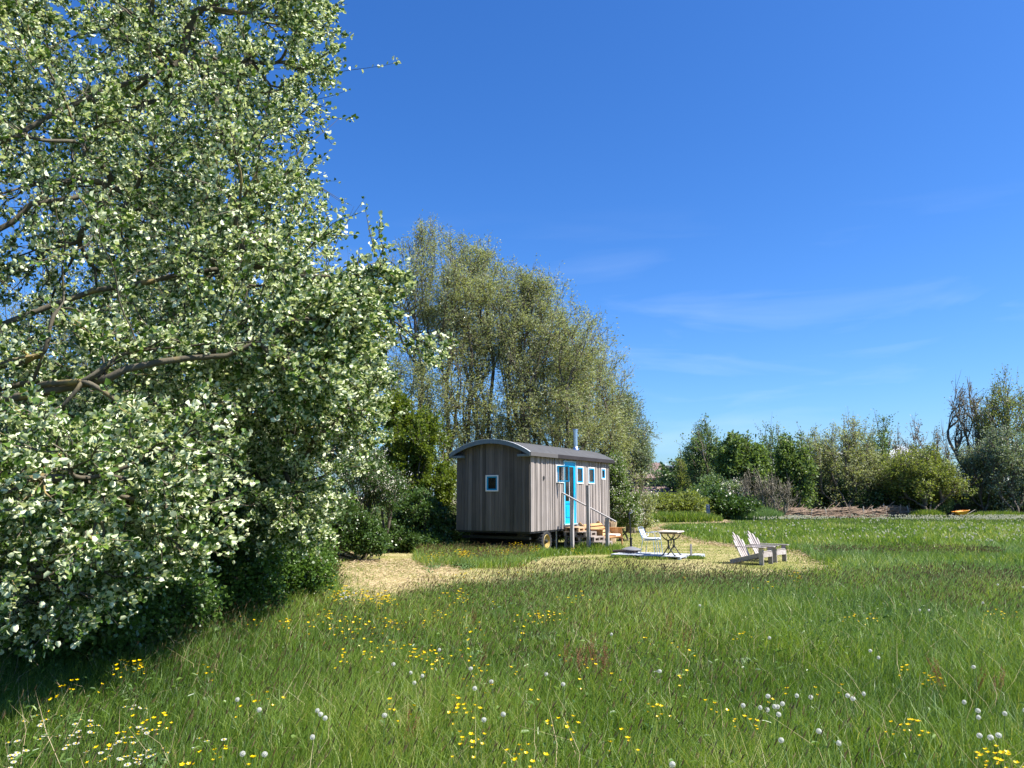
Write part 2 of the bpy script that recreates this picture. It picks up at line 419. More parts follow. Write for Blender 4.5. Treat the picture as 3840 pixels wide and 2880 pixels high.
# ================================================================ SETTING: ground and mown lawn
m, nt, b = newmat('soil_green')
c = mixc(nt, noise(nt, .5, 6, coord='Object'), (.045, .07, .02), (.07, .075, .03)); nt.links.new(c, b.inputs['Base Color'])
b.inputs['Roughness'].default_value = 1; b.inputs['Specular IOR Level'].default_value = 0
bump(nt, b, noise(nt, 30, 5), .8, .03); M['soil'] = m
m, nt, b = newmat('mown_turf')
mr = nt.nodes.new('ShaderNodeMapRange'); mr.inputs[1].default_value = .38; mr.inputs[2].default_value = .62
nt.links.new(noise(nt, .55, 5, (1, 1.4, 1)), mr.inputs[0])
c = mixc(nt, mr.outputs[0], (.20, .21, .06), (.43, .36, .19))
c = mixc(nt, noise(nt, 14, 6), mixc(nt, .5, c, (.16, .15, .05)), c)
nt.links.new(c, b.inputs['Base Color']); b.inputs['Roughness'].default_value = 1; b.inputs['Specular IOR Level'].default_value = 0
bump(nt, b, noise(nt, 60, 5), .7, .02); M['turf'] = m

gx = np.concatenate([[-600, -200, -80], np.linspace(-50, 60, 56), [90, 200, 600]]); gy = np.concatenate([[-300, -60, -10], np.linspace(0, 80, 41), [120, 300, 900]])
X, Y = np.meshgrid(gx, gy); Z = np.zeros_like(X)
i = np.arange(len(gy) - 1)[:, None] * len(gx) + np.arange(len(gx) - 1)[None]
q = np.stack([i, i + 1, i + 1 + len(gx), i + len(gx)], -1).reshape(-1, 4)
props(obj('ground', mesh_np('ground', np.stack([X, Y, Z], -1), [q], M['soil'])), 'flat meadow ground under the grass', None, None, 'structure')

near_px = [(1310, 2205), (1480, 2195), (1560, 2165), (1700, 2150), (1900, 2128), (2080, 2110), (2300, 2104), (2500, 2106), (2700, 2110), (2850, 2108), (2950, 2096), (3110, 2087)]
far_px = [(3000, 2074), (2900, 2062), (2740, 2050), (2640, 2038), (2570, 2020), (2520, 1998), (2465, 1985), (2500, 1970), (2600, 1964), (2720, 1961), (2720, 1954),
          (2560, 1951), (2400, 1954), (2370, 1962), (2300, 1990), (2200, 2010), (1900, 2035), (1700, 2048), (1560, 2062), (1480, 2066), (1380, 2070), (1290, 2085), (1240, 2105), (1240, 2150)]
mown = np.array([G(x, y, .33)[:2] for x, y in near_px] + [G(x, y, 0)[:2] for x, y in far_px])
def inside(px, py, poly):
    r = np.zeros(len(px), bool); n = len(poly); j = n - 1
    for i in range(n):
        xi, yi = poly[i]; xj, yj = poly[j]
        c = ((yi > py) != (yj > py)) & (px < (xj - xi) * (py - yi) / (yj - yi + 1e-12) + xi)
        r ^= c; j = i
    return r
from mathutils.geometry import tessellate_polygon
tri = tessellate_polygon([[Vector((x, y, 0)) for x, y in mown]])
props(obj('mown_lawn', mesh_np('mown_lawn', np.column_stack([mown, np.full(len(mown), .004)]), [np.array(tri)], M['turf'])),
      'dry mown turf around the hut', None, None, 'structure')
tuft = np.array([G(x, y)[:2] for x, y in [(1545, 2108), (1590, 2128), (1700, 2132), (1850, 2136), (1960, 2128), (2010, 2098), (2120, 2086), (2230, 2081), (2330, 2083),
                                           (2335, 2066), (2150, 2055), (2000, 2045), (1720, 2045), (1600, 2062), (1550, 2085)]])

# ================================================================ FARM BUILDINGS far behind
tile = plain('clay_tile', (.2, .14, .12), .85, var=.35, scale=3); 
nt = tile.node_tree; b = nt.nodes['Principled BSDF']
wv = nt.nodes.new('ShaderNodeTexWave'); wv.inputs['Scale'].default_value = 1.6; wv.bands_direction = 'X'
tcn = nt.nodes.new('ShaderNodeTexCoord'); nt.links.new(tcn.outputs['Object'], wv.inputs[0]); bump(nt, b, wv.outputs['Fac'], 1, .06)
darkwood = plain('tarred_boards', (.035, .035, .042), .8, var=.25, scale=2)
def gable_building(name, px0, px1, D, eave, ridge, depth, label, cat, skew=.35, roofm=tile):
    a = P(px0, 1855, D); bq = P(px1, 1855, D); Lx = bq[0] - a[0]
    t = empty(name, (a[0], D, 0), R(4), label, cat)
    wb = MB(); wb.box(0, Lx, 0, depth, 0, eave)
    wb.add([(0, 0, eave), (0, depth, eave), (0, depth / 2, ridge - .1), (Lx, 0, eave), (Lx, depth, eave), (Lx, depth / 2, ridge - .1)], [(0, 1, 2), (3, 5, 4), (0, 2, 5, 3), (1, 4, 5, 2)])
    wb.build('wall', darkwood, t)
    rb = MB(); o_ = .3
    for s in (0, 1):
        y0, y1 = (-.3, depth / 2) if s == 0 else (depth + .3, depth / 2)
        n_ = int(Lx / .24)
        xs = np.linspace(-o_, Lx + o_, n_ * 3 + 1); z_ = np.tile([0, .05, .05], n_ + 1)[:len(xs)]
        V = []; 
        for k_, (yy, zz) in enumerate(((y0, eave - .1), (y1, ridge))):
            V += [(x, yy, zz + dz) for x, dz in zip(xs, z_)]
        V += [(x, yy, zz - .1) for (yy, zz) in ((y0, eave - .1), (y1, ridge)) for x in (xs[0], xs[-1])]
        m_ = len(xs); Fq = [(i, i + 1, m_ + i + 1, m_ + i) for i in range(m_ - 1)] + [(2 * m_, 2 * m_ + 1, 2 * m_ + 3, 2 * m_ + 2)]
        rb.add(V, Fq)
    rf = rb.build('roof', roofm, t)
    for xx in (-o_, Lx + o_):
        for yy in (-.3, depth + .3):
            vb = MB(); vb.beam((xx, yy, eave - .14), (xx, depth / 2, ridge - .04), .06, .2); vb.build('verge_board', darkwood, rf)
    return t
gable_building('barn', 2380, 2496, 92, 3.75, 5.6, 6, 'farm barn with a red-brown pantile roof behind the willow', 'barn')
gable_building('outbuilding', 2504, 2580, 98, 3.6, 5.5, 9, 'black timber outbuilding to the right of the tiled barn', 'outbuilding', roofm=darkwood)
gable_building('lean_to', 2400, 2560, 84, 1.75, 2.55, 3.2, 'low tiled lean-to in front of the barn walls', 'lean-to')

# ================================================================ SHEPHERD HUT ON WHEELS
TH = R(29.3); U = np.array([math.sin(TH), math.cos(TH)]); NV = np.array([math.cos(TH), -math.sin(TH)]); C0 = np.array([.515, 22.4])
def W(u, o, z=0.):
    p = C0 + U * u + NV * o; return (p[0], p[1], z)
RZ = math.atan2(U[1], U[0])          # local x runs along the hut, local y goes into the hut
LEN = 5.95; WID = 2.5; YC = WID / 2; RR = 2.615; ZC = 3.32 - RR
def arch(y): return ZC + math.sqrt(RR * RR - (y - YC)**2)
clad = woodmat('weathered_cladding', (.065, .06, .055), (.41, .36, .335), (26, 26, 1.1), dark=(.17, .14, .125))  # dark end of the range carries shade painted into the gable boards
frame_blue = plain('blue_paint', (.0, .27, .52), .45, var=.05, spec=.4)
door_blue = plain('door_blue_paint', (.0, .36, .66), .4, var=.04, spec=.4)
white_p = plain('white_paint', (.74, .76, .78), .5, var=.04)
felt = plain('roof_felt', (.075, .076, .08), .95, var=.3, scale=5, spec=.2, bmp=.5)
fascia_m = plain('grey_blue_fascia', (.14, .175, .195), .6, var=.1)
feltdark = plain('eave_felt', (.03, .027, .03), .9, var=.3, scale=2, spec=.2)
inner = woodmat('interior_pine', (.33, .22, .13), (.42, .29, .17))
black = plain('black_steel', (.012, .012, .013), .7, var=.3)
rubber = plain('tyre_rubber', (.028, .028, .03), .85, var=.25, bmp=.3)
rimy = plain('yellow_rim', (.42, .30, .09), .6, var=.25, scale=14)
steel = plain('stainless_steel', (.62, .64, .66), .28, 1, var=.06)
curtain_m = plain('curtain_cloth', (.62, .5, .44), .9, var=.1); ochre_m = plain('ochre_cloth', (.5, .32, .12), .9, var=.15)
gm, nt, b = newmat('window_glass')
b.inputs['Base Color'].default_value = (.02, .02, .02, 1); b.inputs['Roughness'].default_value = .03
tr = nt.nodes.new('ShaderNodeBsdfTransparent'); mx = nt.nodes.new('ShaderNodeMixShader'); mx.inputs[0].default_value = .35
nt.links.new(tr.outputs[0], mx.inputs[1]); nt.links.new(b.outputs[0], mx.inputs[2]); nt.links.new(mx.outputs[0], nt.nodes['Material Output'].inputs[0])

hut = empty('shepherd_hut', W(0, 0), RZ, 'grey timber shepherd hut on wheels with a curved roof and a bright blue door', 'shepherd hut')
DOOR = (2.21, 3.11, .80, 2.77)
WIN = [(1.65, 2.18, 2.07, 2.62), (3.17, 3.69, 2.06, 2.62), (4.11, 4.65, 2.06, 2.62), (5.24, 5.60, 2.23, 2.62)]
holes = [DOOR] + WIN
def splits(a, b, cuts, wmin=.055, wmax=.095):
    xs = [a]; cs = sorted(c for c in cuts if a < c < b) + [b]
    for c in cs:
        while c - xs[-1] > wmax * 1.35: xs.append(xs[-1] + random.uniform(wmin, wmax))
        xs.append(c)
    return xs
def clad_side(mb, flip):
    xs = splits(0, LEN, [h[0] for h in holes] + [h[1] for h in holes] if not flip else [])
    for a, c in zip(xs[:-1], xs[1:]):
        spans = [(.655, 2.86)]
        if not flip:
            for h in holes:
                if a < h[1] - .005 and c > h[0] + .005:
                    z0 = h[2] if h is not DOOR else .6; ns = []
                    for s0, s1 in spans:
                        if s0 < z0: ns.append((s0, min(s1, z0)))
                        if s1 > h[3]: ns.append((max(s0, h[3]), s1))
                    spans = ns
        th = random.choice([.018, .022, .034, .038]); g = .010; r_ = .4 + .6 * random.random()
        for s0, s1 in spans:
            if s1 - s0 < .02: continue
            y0, y1 = (-th, 0) if not flip else (WID, WID + th)
            mb.box(a + g, c - g, y0, y1, s0 + random.uniform(-.006, .0), s1, r_, b=.003)
mb = MB(); clad_side(mb, False); clad_side(mb, True)
# gable ends
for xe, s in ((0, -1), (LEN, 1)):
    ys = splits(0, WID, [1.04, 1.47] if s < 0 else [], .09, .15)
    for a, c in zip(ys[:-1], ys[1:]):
        th = random.choice([.018, .02, .024]); g = .0035; r_ = .32 * random.random()  # gable boards toned darker than the side, shade put into their colour
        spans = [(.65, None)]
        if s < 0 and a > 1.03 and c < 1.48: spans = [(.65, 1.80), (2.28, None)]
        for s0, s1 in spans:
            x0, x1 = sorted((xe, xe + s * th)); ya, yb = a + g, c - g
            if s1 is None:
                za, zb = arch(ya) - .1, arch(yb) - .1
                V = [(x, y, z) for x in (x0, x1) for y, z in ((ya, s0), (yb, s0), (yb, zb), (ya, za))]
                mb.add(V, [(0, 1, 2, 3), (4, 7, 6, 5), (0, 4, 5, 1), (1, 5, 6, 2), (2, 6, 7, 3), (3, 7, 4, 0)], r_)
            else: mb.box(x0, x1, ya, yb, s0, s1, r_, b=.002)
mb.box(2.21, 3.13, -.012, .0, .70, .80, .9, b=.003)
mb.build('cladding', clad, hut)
# inner shell with real openings
gap_shade = plain('gap_shade_black', (.012, .011, .01), .9)  # black sheet added behind the boards to imitate shade in their gaps
def patches(x0, x1, z0, z1, hs):
    xs = sorted({x0, x1} | {h[0] for h in hs} | {h[1] for h in hs}); zs = sorted({z0, z1} | {h[2] for h in hs} | {h[3] for h in hs})
    for a, c in zip(xs[:-1], xs[1:]):
        for e, f_ in zip(zs[:-1], zs[1:]):
            if not any(a >= h[0] - 1e-6 and c <= h[1] + 1e-6 and e >= h[2] - 1e-6 and f_ <= h[3] + 1e-6 for h in hs): yield a, c, e, f_
mb = MB()
for a, c, e, f_ in patches(.03, LEN - .03, .66, 2.85, holes): mb.box(a, c, .002, .05, e, f_)
mb.box(.03, LEN - .03, WID - .05, WID - .002, .66, 2.85)
for a, c, e, f_ in patches(.05, WID - .05, .66, 2.85, [(1.04, 1.47, 1.80, 2.28)]): mb.box(.003, .045, a, c, e, f_)
mb.box(LEN - .045, LEN - .003, .05, WID - .05, .66, 2.85)
for xx in (.003, LEN - .045):
    ys = np.linspace(.05, WID - .05, 15); V = []
    for x in (xx, xx + .042):
        V += [(x, y, 2.851) for y in ys] + [(x, y, arch(y) - .11) for y in ys]
    n_ = 15; Fq = []
    for o_ in (0, 30): Fq += [(o_ + i, o_ + i + 1, o_ + n_ + i + 1, o_ + n_ + i) for i in range(n_ - 1)]
    Fq += [(n_ + i, n_ + i + 1, 30 + n_ + i + 1, 30 + n_ + i) for i in range(n_ - 1)]
    mb.add(V, Fq)
mb.build('inner_wall', inner, hut)
mb = MB()
for a, c, e, f_ in patches(.0, LEN, .66, 2.86, holes): mb.box(a, c, .0003, .0017, e, f_)
for a, c, e, f_ in patches(.0, WID, .66, 2.86, [(1.04, 1.47, 1.80, 2.28)]): mb.box(.0003, .0025, a, c, e, f_)
mb.build('gap_shade', gap_shade, hut)
mb = MB(); mb.box(.0, LEN, .0, WID, .60, .652); mb.build('floor', black, hut)
for nm_, bx_ in (('bed', (4.0, 5.6, 1.5, 2.3, .66, 1.15)), ('worktop', (.3, 2.0, 1.7, 2.4, .66, 1.1)), ('cupboard', (3.3, 3.9, 2.0, 2.4, .66, 2.3))):
    mb = MB(); mb.box(*bx_, b=.015); mb.build(nm_, inner, hut)
# roof
ys = np.linspace(-.14, WID + .14, 33)
def arcband(x0, x1, dz0, dz1, mat, name, parent, ext=0):
    V = []
    for x in (x0, x1):
        V += [(x, y, arch(y) + dz0) for y in ys] + [(x, y, arch(y) + dz1) for y in ys]
    n_ = len(ys); A = lambda s, t_, i: s * 2 * n_ + t_ * n_ + i
    Fq = []
    for i in range(n_ - 1):
        Fq += [(A(0, 0, i), A(1, 0, i), A(1, 0, i + 1), A(0, 0, i + 1)), (A(0, 1, i), A(0, 1, i + 1), A(1, 1, i + 1), A(1, 1, i)),
               (A(0, 0, i), A(0, 0, i + 1), A(0, 1, i + 1), A(0, 1, i)), (A(1, 0, i), A(1, 1, i), A(1, 1, i + 1), A(1, 0, i + 1))]
    for i in (0, n_ - 1): Fq.append((A(0, 0, i), A(0, 1, i), A(1, 1, i), A(1, 0, i)))
    b_ = MB(); b_.add(V, Fq); return b_.build(name, mat, parent, smooth=True)
roof = arcband(-.22, 6.17, -.09, 0, felt, 'roof', hut)
arcband(-.255, -.222, -.115, .006, fascia_m, 'end_fascia', roof); arcband(6.172, 6.2, -.115, .006, fascia_m, 'end_fascia', roof)
arcband(-.262, -.215, .008, .018, white_p, 'roof_trim', roof)
for (xa, xb, mm, nm) in ((-.24, 1.55, plain('grey_felt_strip', (.085, .08, .08), .9), 'eave_fascia'), (1.552, 6.19, feltdark, 'eave_fascia')):
    f1 = MB(); f1.box(xa, xb, -.165, -.141, 2.81, 2.93, b=.004); f1.build(nm, mm, roof)
f1 = MB(); f1.box(-.24, 6.19, WID + .141, WID + .165, 2.81, 2.93, b=.004); f1.build('eave_fascia', feltdark, roof)
for ya, yb in ((-.14, .3), (WID - .3, WID + .14)):
    f1 = MB(); f1.box(-.22, -.04, ya, yb, 2.80, 2.87, b=.004); f1.build('eave_bracket', fascia_m, roof)
f1 = MB(); f1.box(.0, 6.17, -.14, -.04, 2.865, 2.875); f1.box(.0, 6.17, WID + .04, WID + .14, 2.865, 2.875); f1.build('soffit', feltdark, roof)
# chimney
cb = MB(); zc_ = arch(.6)
cb.tube([(4.5, .6, zc_ - .05), (4.5, .6, zc_ + .62)], .075, 20)
cb.tube([(4.5, .6, zc_ - .02), (4.5, .6, zc_ + .03), (4.5, .6, zc_ + .10)], [.13, .12, .08], 20)
cb.tube([(4.5, .6, zc_ + .20), (4.5, .6, zc_ + .24)], .082, 20)
ch = cb.build('chimney', steel, hut, smooth=True)
cb = MB(); cb.tube([(4.5, .6, zc_ + .50), (4.5, .6, zc_ + .535)], .088, 20); cb.tube([(4.5, .6, zc_ + .62), (4.5, .6, zc_ + .68)], .09, 20); cb.tube([(4.5, .6, zc_ + .69), (4.5, .6, zc_ + .71), (4.5, .6, zc_ + .72)], [.105, .10, .03], 20)
cb.build('cowl', steel, ch, smooth=True)
# windows: on the long side the plane is y = 0, outwards is -y
def frame_ring(mb_, x0, x1, z0, z1, t, y0, y1, ax=None, b_=.004):
    mb_.box(x0, x1, y0, y1, z0, z0 + t, ax=ax, b=b_); mb_.box(x0, x1, y0, y1, z1 - t, z1, ax=ax, b=b_)
    mb_.box(x0, x0 + t, y0, y1, z0 + t, z1 - t, ax=ax, b=b_); mb_.box(x1 - t, x1, y0, y1, z0 + t, z1 - t, ax=ax, b=b_)
def window(x0, x1, z0, z1, ax, name='window', sash=True, cur=None, open_=False):
    mb_ = MB(); frame_ring(mb_, x0, x1, z0, z1, .034, -.05, .02, ax); wn = mb_.build(name, white_p, hut)
    a, c, e, f_ = x0 + .036, x1 - .036, z0 + .036, z1 - .036
    if open_:
        th = R(62); o = np.array(ax[0]) + np.array(ax[1]) * (a + .01) + np.array([0, -.06, 0.])
        dx = np.array([math.cos(th), -math.sin(th), 0]); dy = np.array([math.sin(th), math.cos(th), 0])
        ax2 = (o, dx, dy, (0, 0, 1)); w_ = .37
        mb_ = MB(); frame_ring(mb_, 0, w_, e - .01, f_ + .01, .04, -.018, .018, ax2); sa = mb_.build('sash', frame_blue, wn)
        mb_ = MB(); mb_.box(.04, w_ - .04, -.003, .003, e + .03, f_ - .03, ax=ax2); mb_.build('pane', gm, wn)
        mb_ = MB(); mb_.beam(o + dx * .3 + np.array([0, 0, e]), o + np.array([.22, .05, e - .012]), .02, .012); mb_.build('window_stay', black, wn)
    else:
        mb_ = MB(); frame_ring(mb_, a, c, e, f_, .042, -.038, .0, ax); mb_.build('sash', frame_blue, wn)
        mb_ = MB(); mb_.box(a + .04, c - .04, -.02, -.014, e + .04, f_ - .04, ax=ax); mb_.build('pane', gm, wn)
    if cur:
        mb_ = MB(); n_ = 15; xs = np.linspace(*cur[:2], n_); V = [(np.array(ax[0]) + np.array(ax[1]) * x + np.array(ax[2]) * (.09 + .015 * math.sin(i * 2.1)) + np.array([0, 0, z])) for z in (z0 - .05, z1 + .02) for i, x in enumerate(xs)]
        mb_.add(V, [(i, i + 1, n_ + i + 1, n_ + i) for i in range(n_ - 1)]); mb_.build('curtain', cur[2], wn, smooth=True)
    return wn
AX = ((0, 0, 0), (1, 0, 0), (0, 1, 0), (0, 0, 1))
wo = window(*WIN[0], AX, cur=(1.85, 2.15, curtain_m), open_=True); wo['label'] = 'window with its blue casement swung open'
window(*WIN[1], AX, cur=(3.3, 3.66, ochre_m)); window(*WIN[2], AX, cur=(4.25, 4.62, ochre_m)); window(*WIN[3], AX)
AXE = ((0, 0, 0), (0, 1, 0), (1, 0, 0), (0, 0, 1))
window(1.04, 1.47, 1.80, 2.28, AXE)
# door
mb = MB(); x0, x1, z0, z1 = DOOR
mb.box(x0, x0 + .035, -.05, .05, z0, z1, b=.004); mb.box(x1 - .035, x1, -.05, .05, z0, z1, b=.004); mb.box(x0 + .035, x1 - .035, -.05, .05, z1 - .03, z1, b=.004); mb.box(x0 - .01, x1 + .02, -.07, .05, z0 - .035, z0 - .001, b=.004)
df = mb.build('door_frame', plain('pale_blue_paint', (.35, .58, .68), .5, var=.05), hut)
mb = MB(); a, c = x0 + .037, x1 - .037; y0, y1 = -.022, .018
mb.box(a, a + .10, y0, y1, z0 + .003, z1 - .033, b=.004); mb.box(c - .10, c, y0, y1, z0 + .003, z1 - .033, b=.004)
mb.box(a + .101, c - .101, y0, y1, z1 - .19, z1 - .033, b=.004); mb.box(a + .101, c - .101, y0, y1, z0 + .003, z0 + .14, b=.004); mb.box(a + .101, c - .101, y0, y1, 1.42, 1.50, b=.004)
mb.box(a + .101, c - .101, y0 + .02, y1, z0 + .14, 1.42, b=.004)
mb.box(a + .16, c - .16, y0 + .004, y0 + .02, z0 + .2, 1.34, b=.012)
door = mb.build('door', door_blue, hut)
mb = MB(); mb.box((a + c) / 2 - .012, (a + c) / 2 + .012, -.014, .01, 1.50, z1 - .19, b=.003); mb.build('glazing_bar', white_p, door)
mb = MB(); mb.box(a + .10, c - .10, -.004, .002, 1.50, z1 - .19); mb.build('pane', gm, door)
mb = MB(); mb.tube([(c - .05, -.025, 1.62), (c - .05, -.06, 1.62), (c - .14, -.065, 1.62)], .009, 8); mb.box(c - .065, c - .035, -.028, -.022, 1.5, 1.7, b=.003); mb.build('handle', steel, door, smooth=True)
# round vent
mb = MB(); aa = np.linspace(0, 2 * math.pi, 17)[:-1]
mb.tube([(.82, -.045, 2.2), (.82, -.036, 2.2)], .06, 18); mb.build('vent', black, hut)
# chassis
mb = MB()
for y in (.45, 2.05): mb.box(.15, LEN - .15, y - .05, y + .05, .50, .599)
for x in (.2, 1.08, 2.2, 3.4, 4.86, 5.6): mb.box(x - .05, x + .05, .1, WID - .1, .42, .499)
mb.box(.95, 1.21, .15, 2.35, .26, .38); mb.box(4.73, 4.99, .15, 2.35, .26, .38)
for x in (1.08, 4.86):
    for y in (.45, 2.05): mb.tube([(x - .4, y, .47), (x - .2, y, .40), (x, y, .37), (x + .2, y, .40), (x + .4, y, .47)], .03, 6)
for (xa, xb) in ((1.75, 2.1), (2.0, 2.1), (2.5, 2.15), (3.0, 2.2)): mb.beam((xa, .25, .6), (xb, .25, .30), .035, .035)
mb.tube([(1.9, .25, .29), (2.3, .25, .28)], .045, 8); mb.beam((1.2, .25, .33), (2.3, .25, .29), .05, .05)
mb.beam((1.2, 1.25, .32), (-.0, 1.25, .22), .08, .08); mb.beam((2.0, 1.9, .25), (4.7, 1.9, .25), .06, .06)
for x in (.5, .8): mb.beam((x, .6, .24), (x, 2.0, .24), .05, .06)
mb.build('chassis', black, hut)
mb = MB(); mb.tube([(1.95, -.0 + .12, -.02), (1.95, .12, .6)], .025, 8); mb.build('support_prop', plain('galvanised', (.45, .42, .36), .6, .3), hut)
def lathe(mb_, prof, n, c, axis=(0, 1, 0)):
    a = np.arange(n) * 2 * math.pi / n
    V = [(c[0] + r * math.cos(t), c[1] + y, c[2] + r * math.sin(t)) for r, y in prof for t in a]
    mb_.add(V, [(i * n + j, i * n + (j + 1) % n, (i + 1) * n + (j + 1) % n, (i + 1) * n + j) for i in range(len(prof) - 1) for j in range(n)])
def wheel(x, y, s):
    c = (x, y, .325); mb_ = MB()
    lathe(mb_, [(.20, -.10 * s), (.225, -.115 * s), (.29, -.115 * s), (.315, -.09 * s), (.325, 0), (.315, .09 * s), (.29, .115 * s), (.225, .115 * s), (.20, .10 * s)], 44, c)
    for k in range(22):
        for sg in (-1, 1):
            t = (k + .25 * sg) * 2 * math.pi / 22; d = np.array([math.cos(t), 0, math.sin(t)]); p = np.array(c) + d * .322
            mb_.box(-.022, .022, .01 * sg, .105 * sg, -.014, .016, ax=(p, (-d[2], 0, d[0]), (0, 1, 0), d), b=.004)
    wh = mb_.build('wheel', rubber, hut, smooth=True)
    mb_ = MB(); lathe(mb_, [(.212, -.10 * s), (.20, -.115 * s), (.19, -.09 * s), (.175, -.04 * s), (.10, -.02 * s), (.07, -.03 * s), (.001, -.03 * s)], 32, c); mb_.build('rim', rimy, wh, smooth=True)
    mb_ = MB(); lathe(mb_, [(.07, -.03 * s), (.055, -.10 * s), (.04, -.125 * s), (.001, -.13 * s)], 16, c)
    for k in range(6):
        t = k * math.pi / 3; mb_.tube([(x + .085 * math.cos(t), y - .02 * s, .325 + .085 * math.sin(t)), (x + .085 * math.cos(t), y - .045 * s, .325 + .085 * math.sin(t))], .01, 6)
    mb_.build('hub', black, wh, smooth=True)
for x in (1.06, 4.86): wheel(x, .10, 1); wheel(x, WID - .10, -1)

# ================================================================ STAIRS OF PALLETS, RAIL, BENCH
palw = woodmat('weathered_pallet', (.24, .20, .17), (.42, .36, .32), (3, 3, 26), dark=(.14, .11, .09))
paln = woodmat('new_pallet_wood', (.38, .25, .14), (.48, .33, .2), (3, 3, 30))
def pallet(u0, u1, o0, o1, z, mat, label, group='pallets stacked as steps', name='pallet', h=.14, nb=3):
    """pallet with its blocks; deck boards run along u, open faces look outwards (o)"""
    t = empty(name, W(u0, o0, z), RZ, label, 'pallet', group); lu = u1 - u0; lo_ = o1 - o0
    mb_ = MB(); n_ = max(3, int(lo_ / .125)); bw = lo_ / n_
    for i in range(n_): mb_.box(0, lu, -(i + 1) * bw + .006, -i * bw - .006, h - .02, h, b=.002)
    mb_.build('deck_boards', mat, t)
    mb_ = MB()
    for y in (0, lo_ / 2 - .04, lo_ - .085):
        mb_.box(.003, lu - .003, -y - .082, -y - .003, 0, .019, b=.002); mb_.box(.004, lu - .004, -y - .081, -y - .004, h - .042, h - .022, b=.002)
    mb_.build('bearer_boards', mat, t)
    for x in np.linspace(0, lu - .11, nb):
        for y in (0, lo_ / 2 - .04, lo_ - .085):
            mb_ = MB(); mb_.box(x + .003, x + .107, -y - .08, -y - .005, .020, h - .043, b=.002); mb_.build('block', mat, t)
    return t
UL, UR = 2.2, 3.02
fo = [1.62, 1.31, 1.04, .78, .52]
pallet(UL, UR + .05, .81, fo[0], 0, palw, 'weathered pallet lying on the grass as the lowest step')
pallet(UL, UR, .02, .80, 0, palw, 'weathered pallet on the ground under the door, behind the lowest step')
pallet(UL - .02, UR, .62, fo[1], .143, palw, 'weathered pallet forming the second step from the ground')
pallet(UL, UR - .02, .02, .60, .143, palw, 'weathered pallet in the second layer, against the hut wall')
pallet(UL + .01, UR + .03, .03, fo[2], .286, palw, 'weathered pallet forming the middle step')
pallet(UL - .01, UR, .02, fo[3], .429, palw, 'weathered pallet forming the step below the orange one')
pallet(UL + .02, UR + .02, .04, fo[4], .572, paln, 'new orange-coloured pallet forming the top step under the door', h=.13)
rail_m = woodmat('weathered_rail', (.30, .28, .27), (.44, .41, .40), (24, 24, 2), dark=(.2, .18, .17))
hr = empty('handrail', W(2.05, .4), RZ, 'grey weathered handrail on three posts beside the pallet steps', 'handrail')
def HL(u, o, z): return (u - 2.05, -(o - .4), z)
def railz(o): return 1.78 - (o + .0) * .485
for o_, zt, du in ((.36, None, 0), (.95, 1.99, -.10), (1.52, None, 0)):
    mb = MB(); zt = zt or railz(o_) - .03
    mb.box(-.05, .05, -.05, .05, -.08, zt, ax=(HL(2.08 + du, o_, 0), (1, 0, 0), (0, 1, 0), (0, 0, 1)), b=.005); mb.build('post', rail_m, hr)
mb = MB(); mb.beam(HL(2.08, -.0 + .03, railz(.03)), HL(2.08, 1.80, railz(1.80)), .09, .035, bev=.004); mb.build('rail', rail_m, hr)

# bench against the wall
orange = woodmat('orange_stained_wood', (.40, .21, .08), (.54, .32, .16), (2, 26, 26))
bn = empty('lounge_bench', W(3.2, .1), RZ, 'orange stained wooden lounge bench with a sloping back against the hut wall', 'bench')
mb = MB()
for k in range(4):
    z = .38 + k * .105; o_ = .42 - k * .085
    mb.box(0, 1.45, -.009, .009, -.047, .047, ax=((0, -o_, z + .03), (1, 0, 0), (0, .79, .62) if 0 else (0, -.78, .62), (0, .62, .78)), b=.003)
mb.build('backrest', orange, bn)
mb = MB()
for k in range(5): mb.box(0, 1.45, -.42 - k * .1 - .045, -.42 - k * .1 + .045, .33, .352, b=.003)
mb.build('seat', orange, bn)
for x in (-.03, 1.46):
    mb = MB(); mb.beam((x, .0, .80), (x, -.52, .34), .025, .1)
    mb.build('side_board', orange, bn)
for x, nm in ((1.56, 'arm_panel'), (-.1, 'arm_panel')):
    mb = MB()
    for k in range(5): mb.box(x - .012, x + .012, -.20 - k * .13 - .127, -.20 - k * .13, .30, .60, b=.002)
    mb.box(x - .06, x + .06, -.90, -.15, .602, .625, b=.003); mb.box(x - .02, x + .02, -.88, -.2, .262, .298, b=.003)
    for y in (-.22, -.84): mb.box(x - .02, x + .02, y - .025, y + .025, 0, .26, b=.003)
    mb.build(nm, orange, bn)
mb = MB(); V = []
mb.box(1.05, 1.42, -.85, -.45, .354, .42, b=.03); cu = mb.build('seat_pad', plain('cream_cloth', (.8, .72, .62), .9), None, smooth=True)
cu.location = W(3.2, .1); cu.rotation_euler = (0, 0, RZ); props(cu, 'cream cushion lying on the far end of the orange bench', 'cushion')
mb = MB()
for k in range(150):
    a = random.uniform(0, 6.28); r_ = .19 * math.sqrt(random.random()); b2 = r_ * 1.15
    mb.tube([(r_ * math.cos(a), r_ * math.sin(a), 0), (.8 * r_ * math.cos(a), .8 * r_ * math.sin(a), .4), (b2 * math.cos(a), b2 * math.sin(a), random.uniform(.72, .84))], .011, 4)
props(mb.build('reed_bundle', plain('pale_reed', (.5, .38, .24), .9, var=.25), None, loc=W(5.15, .38)), 'bundle of pale dry reeds standing at the far corner of the hut', 'reed bundle')

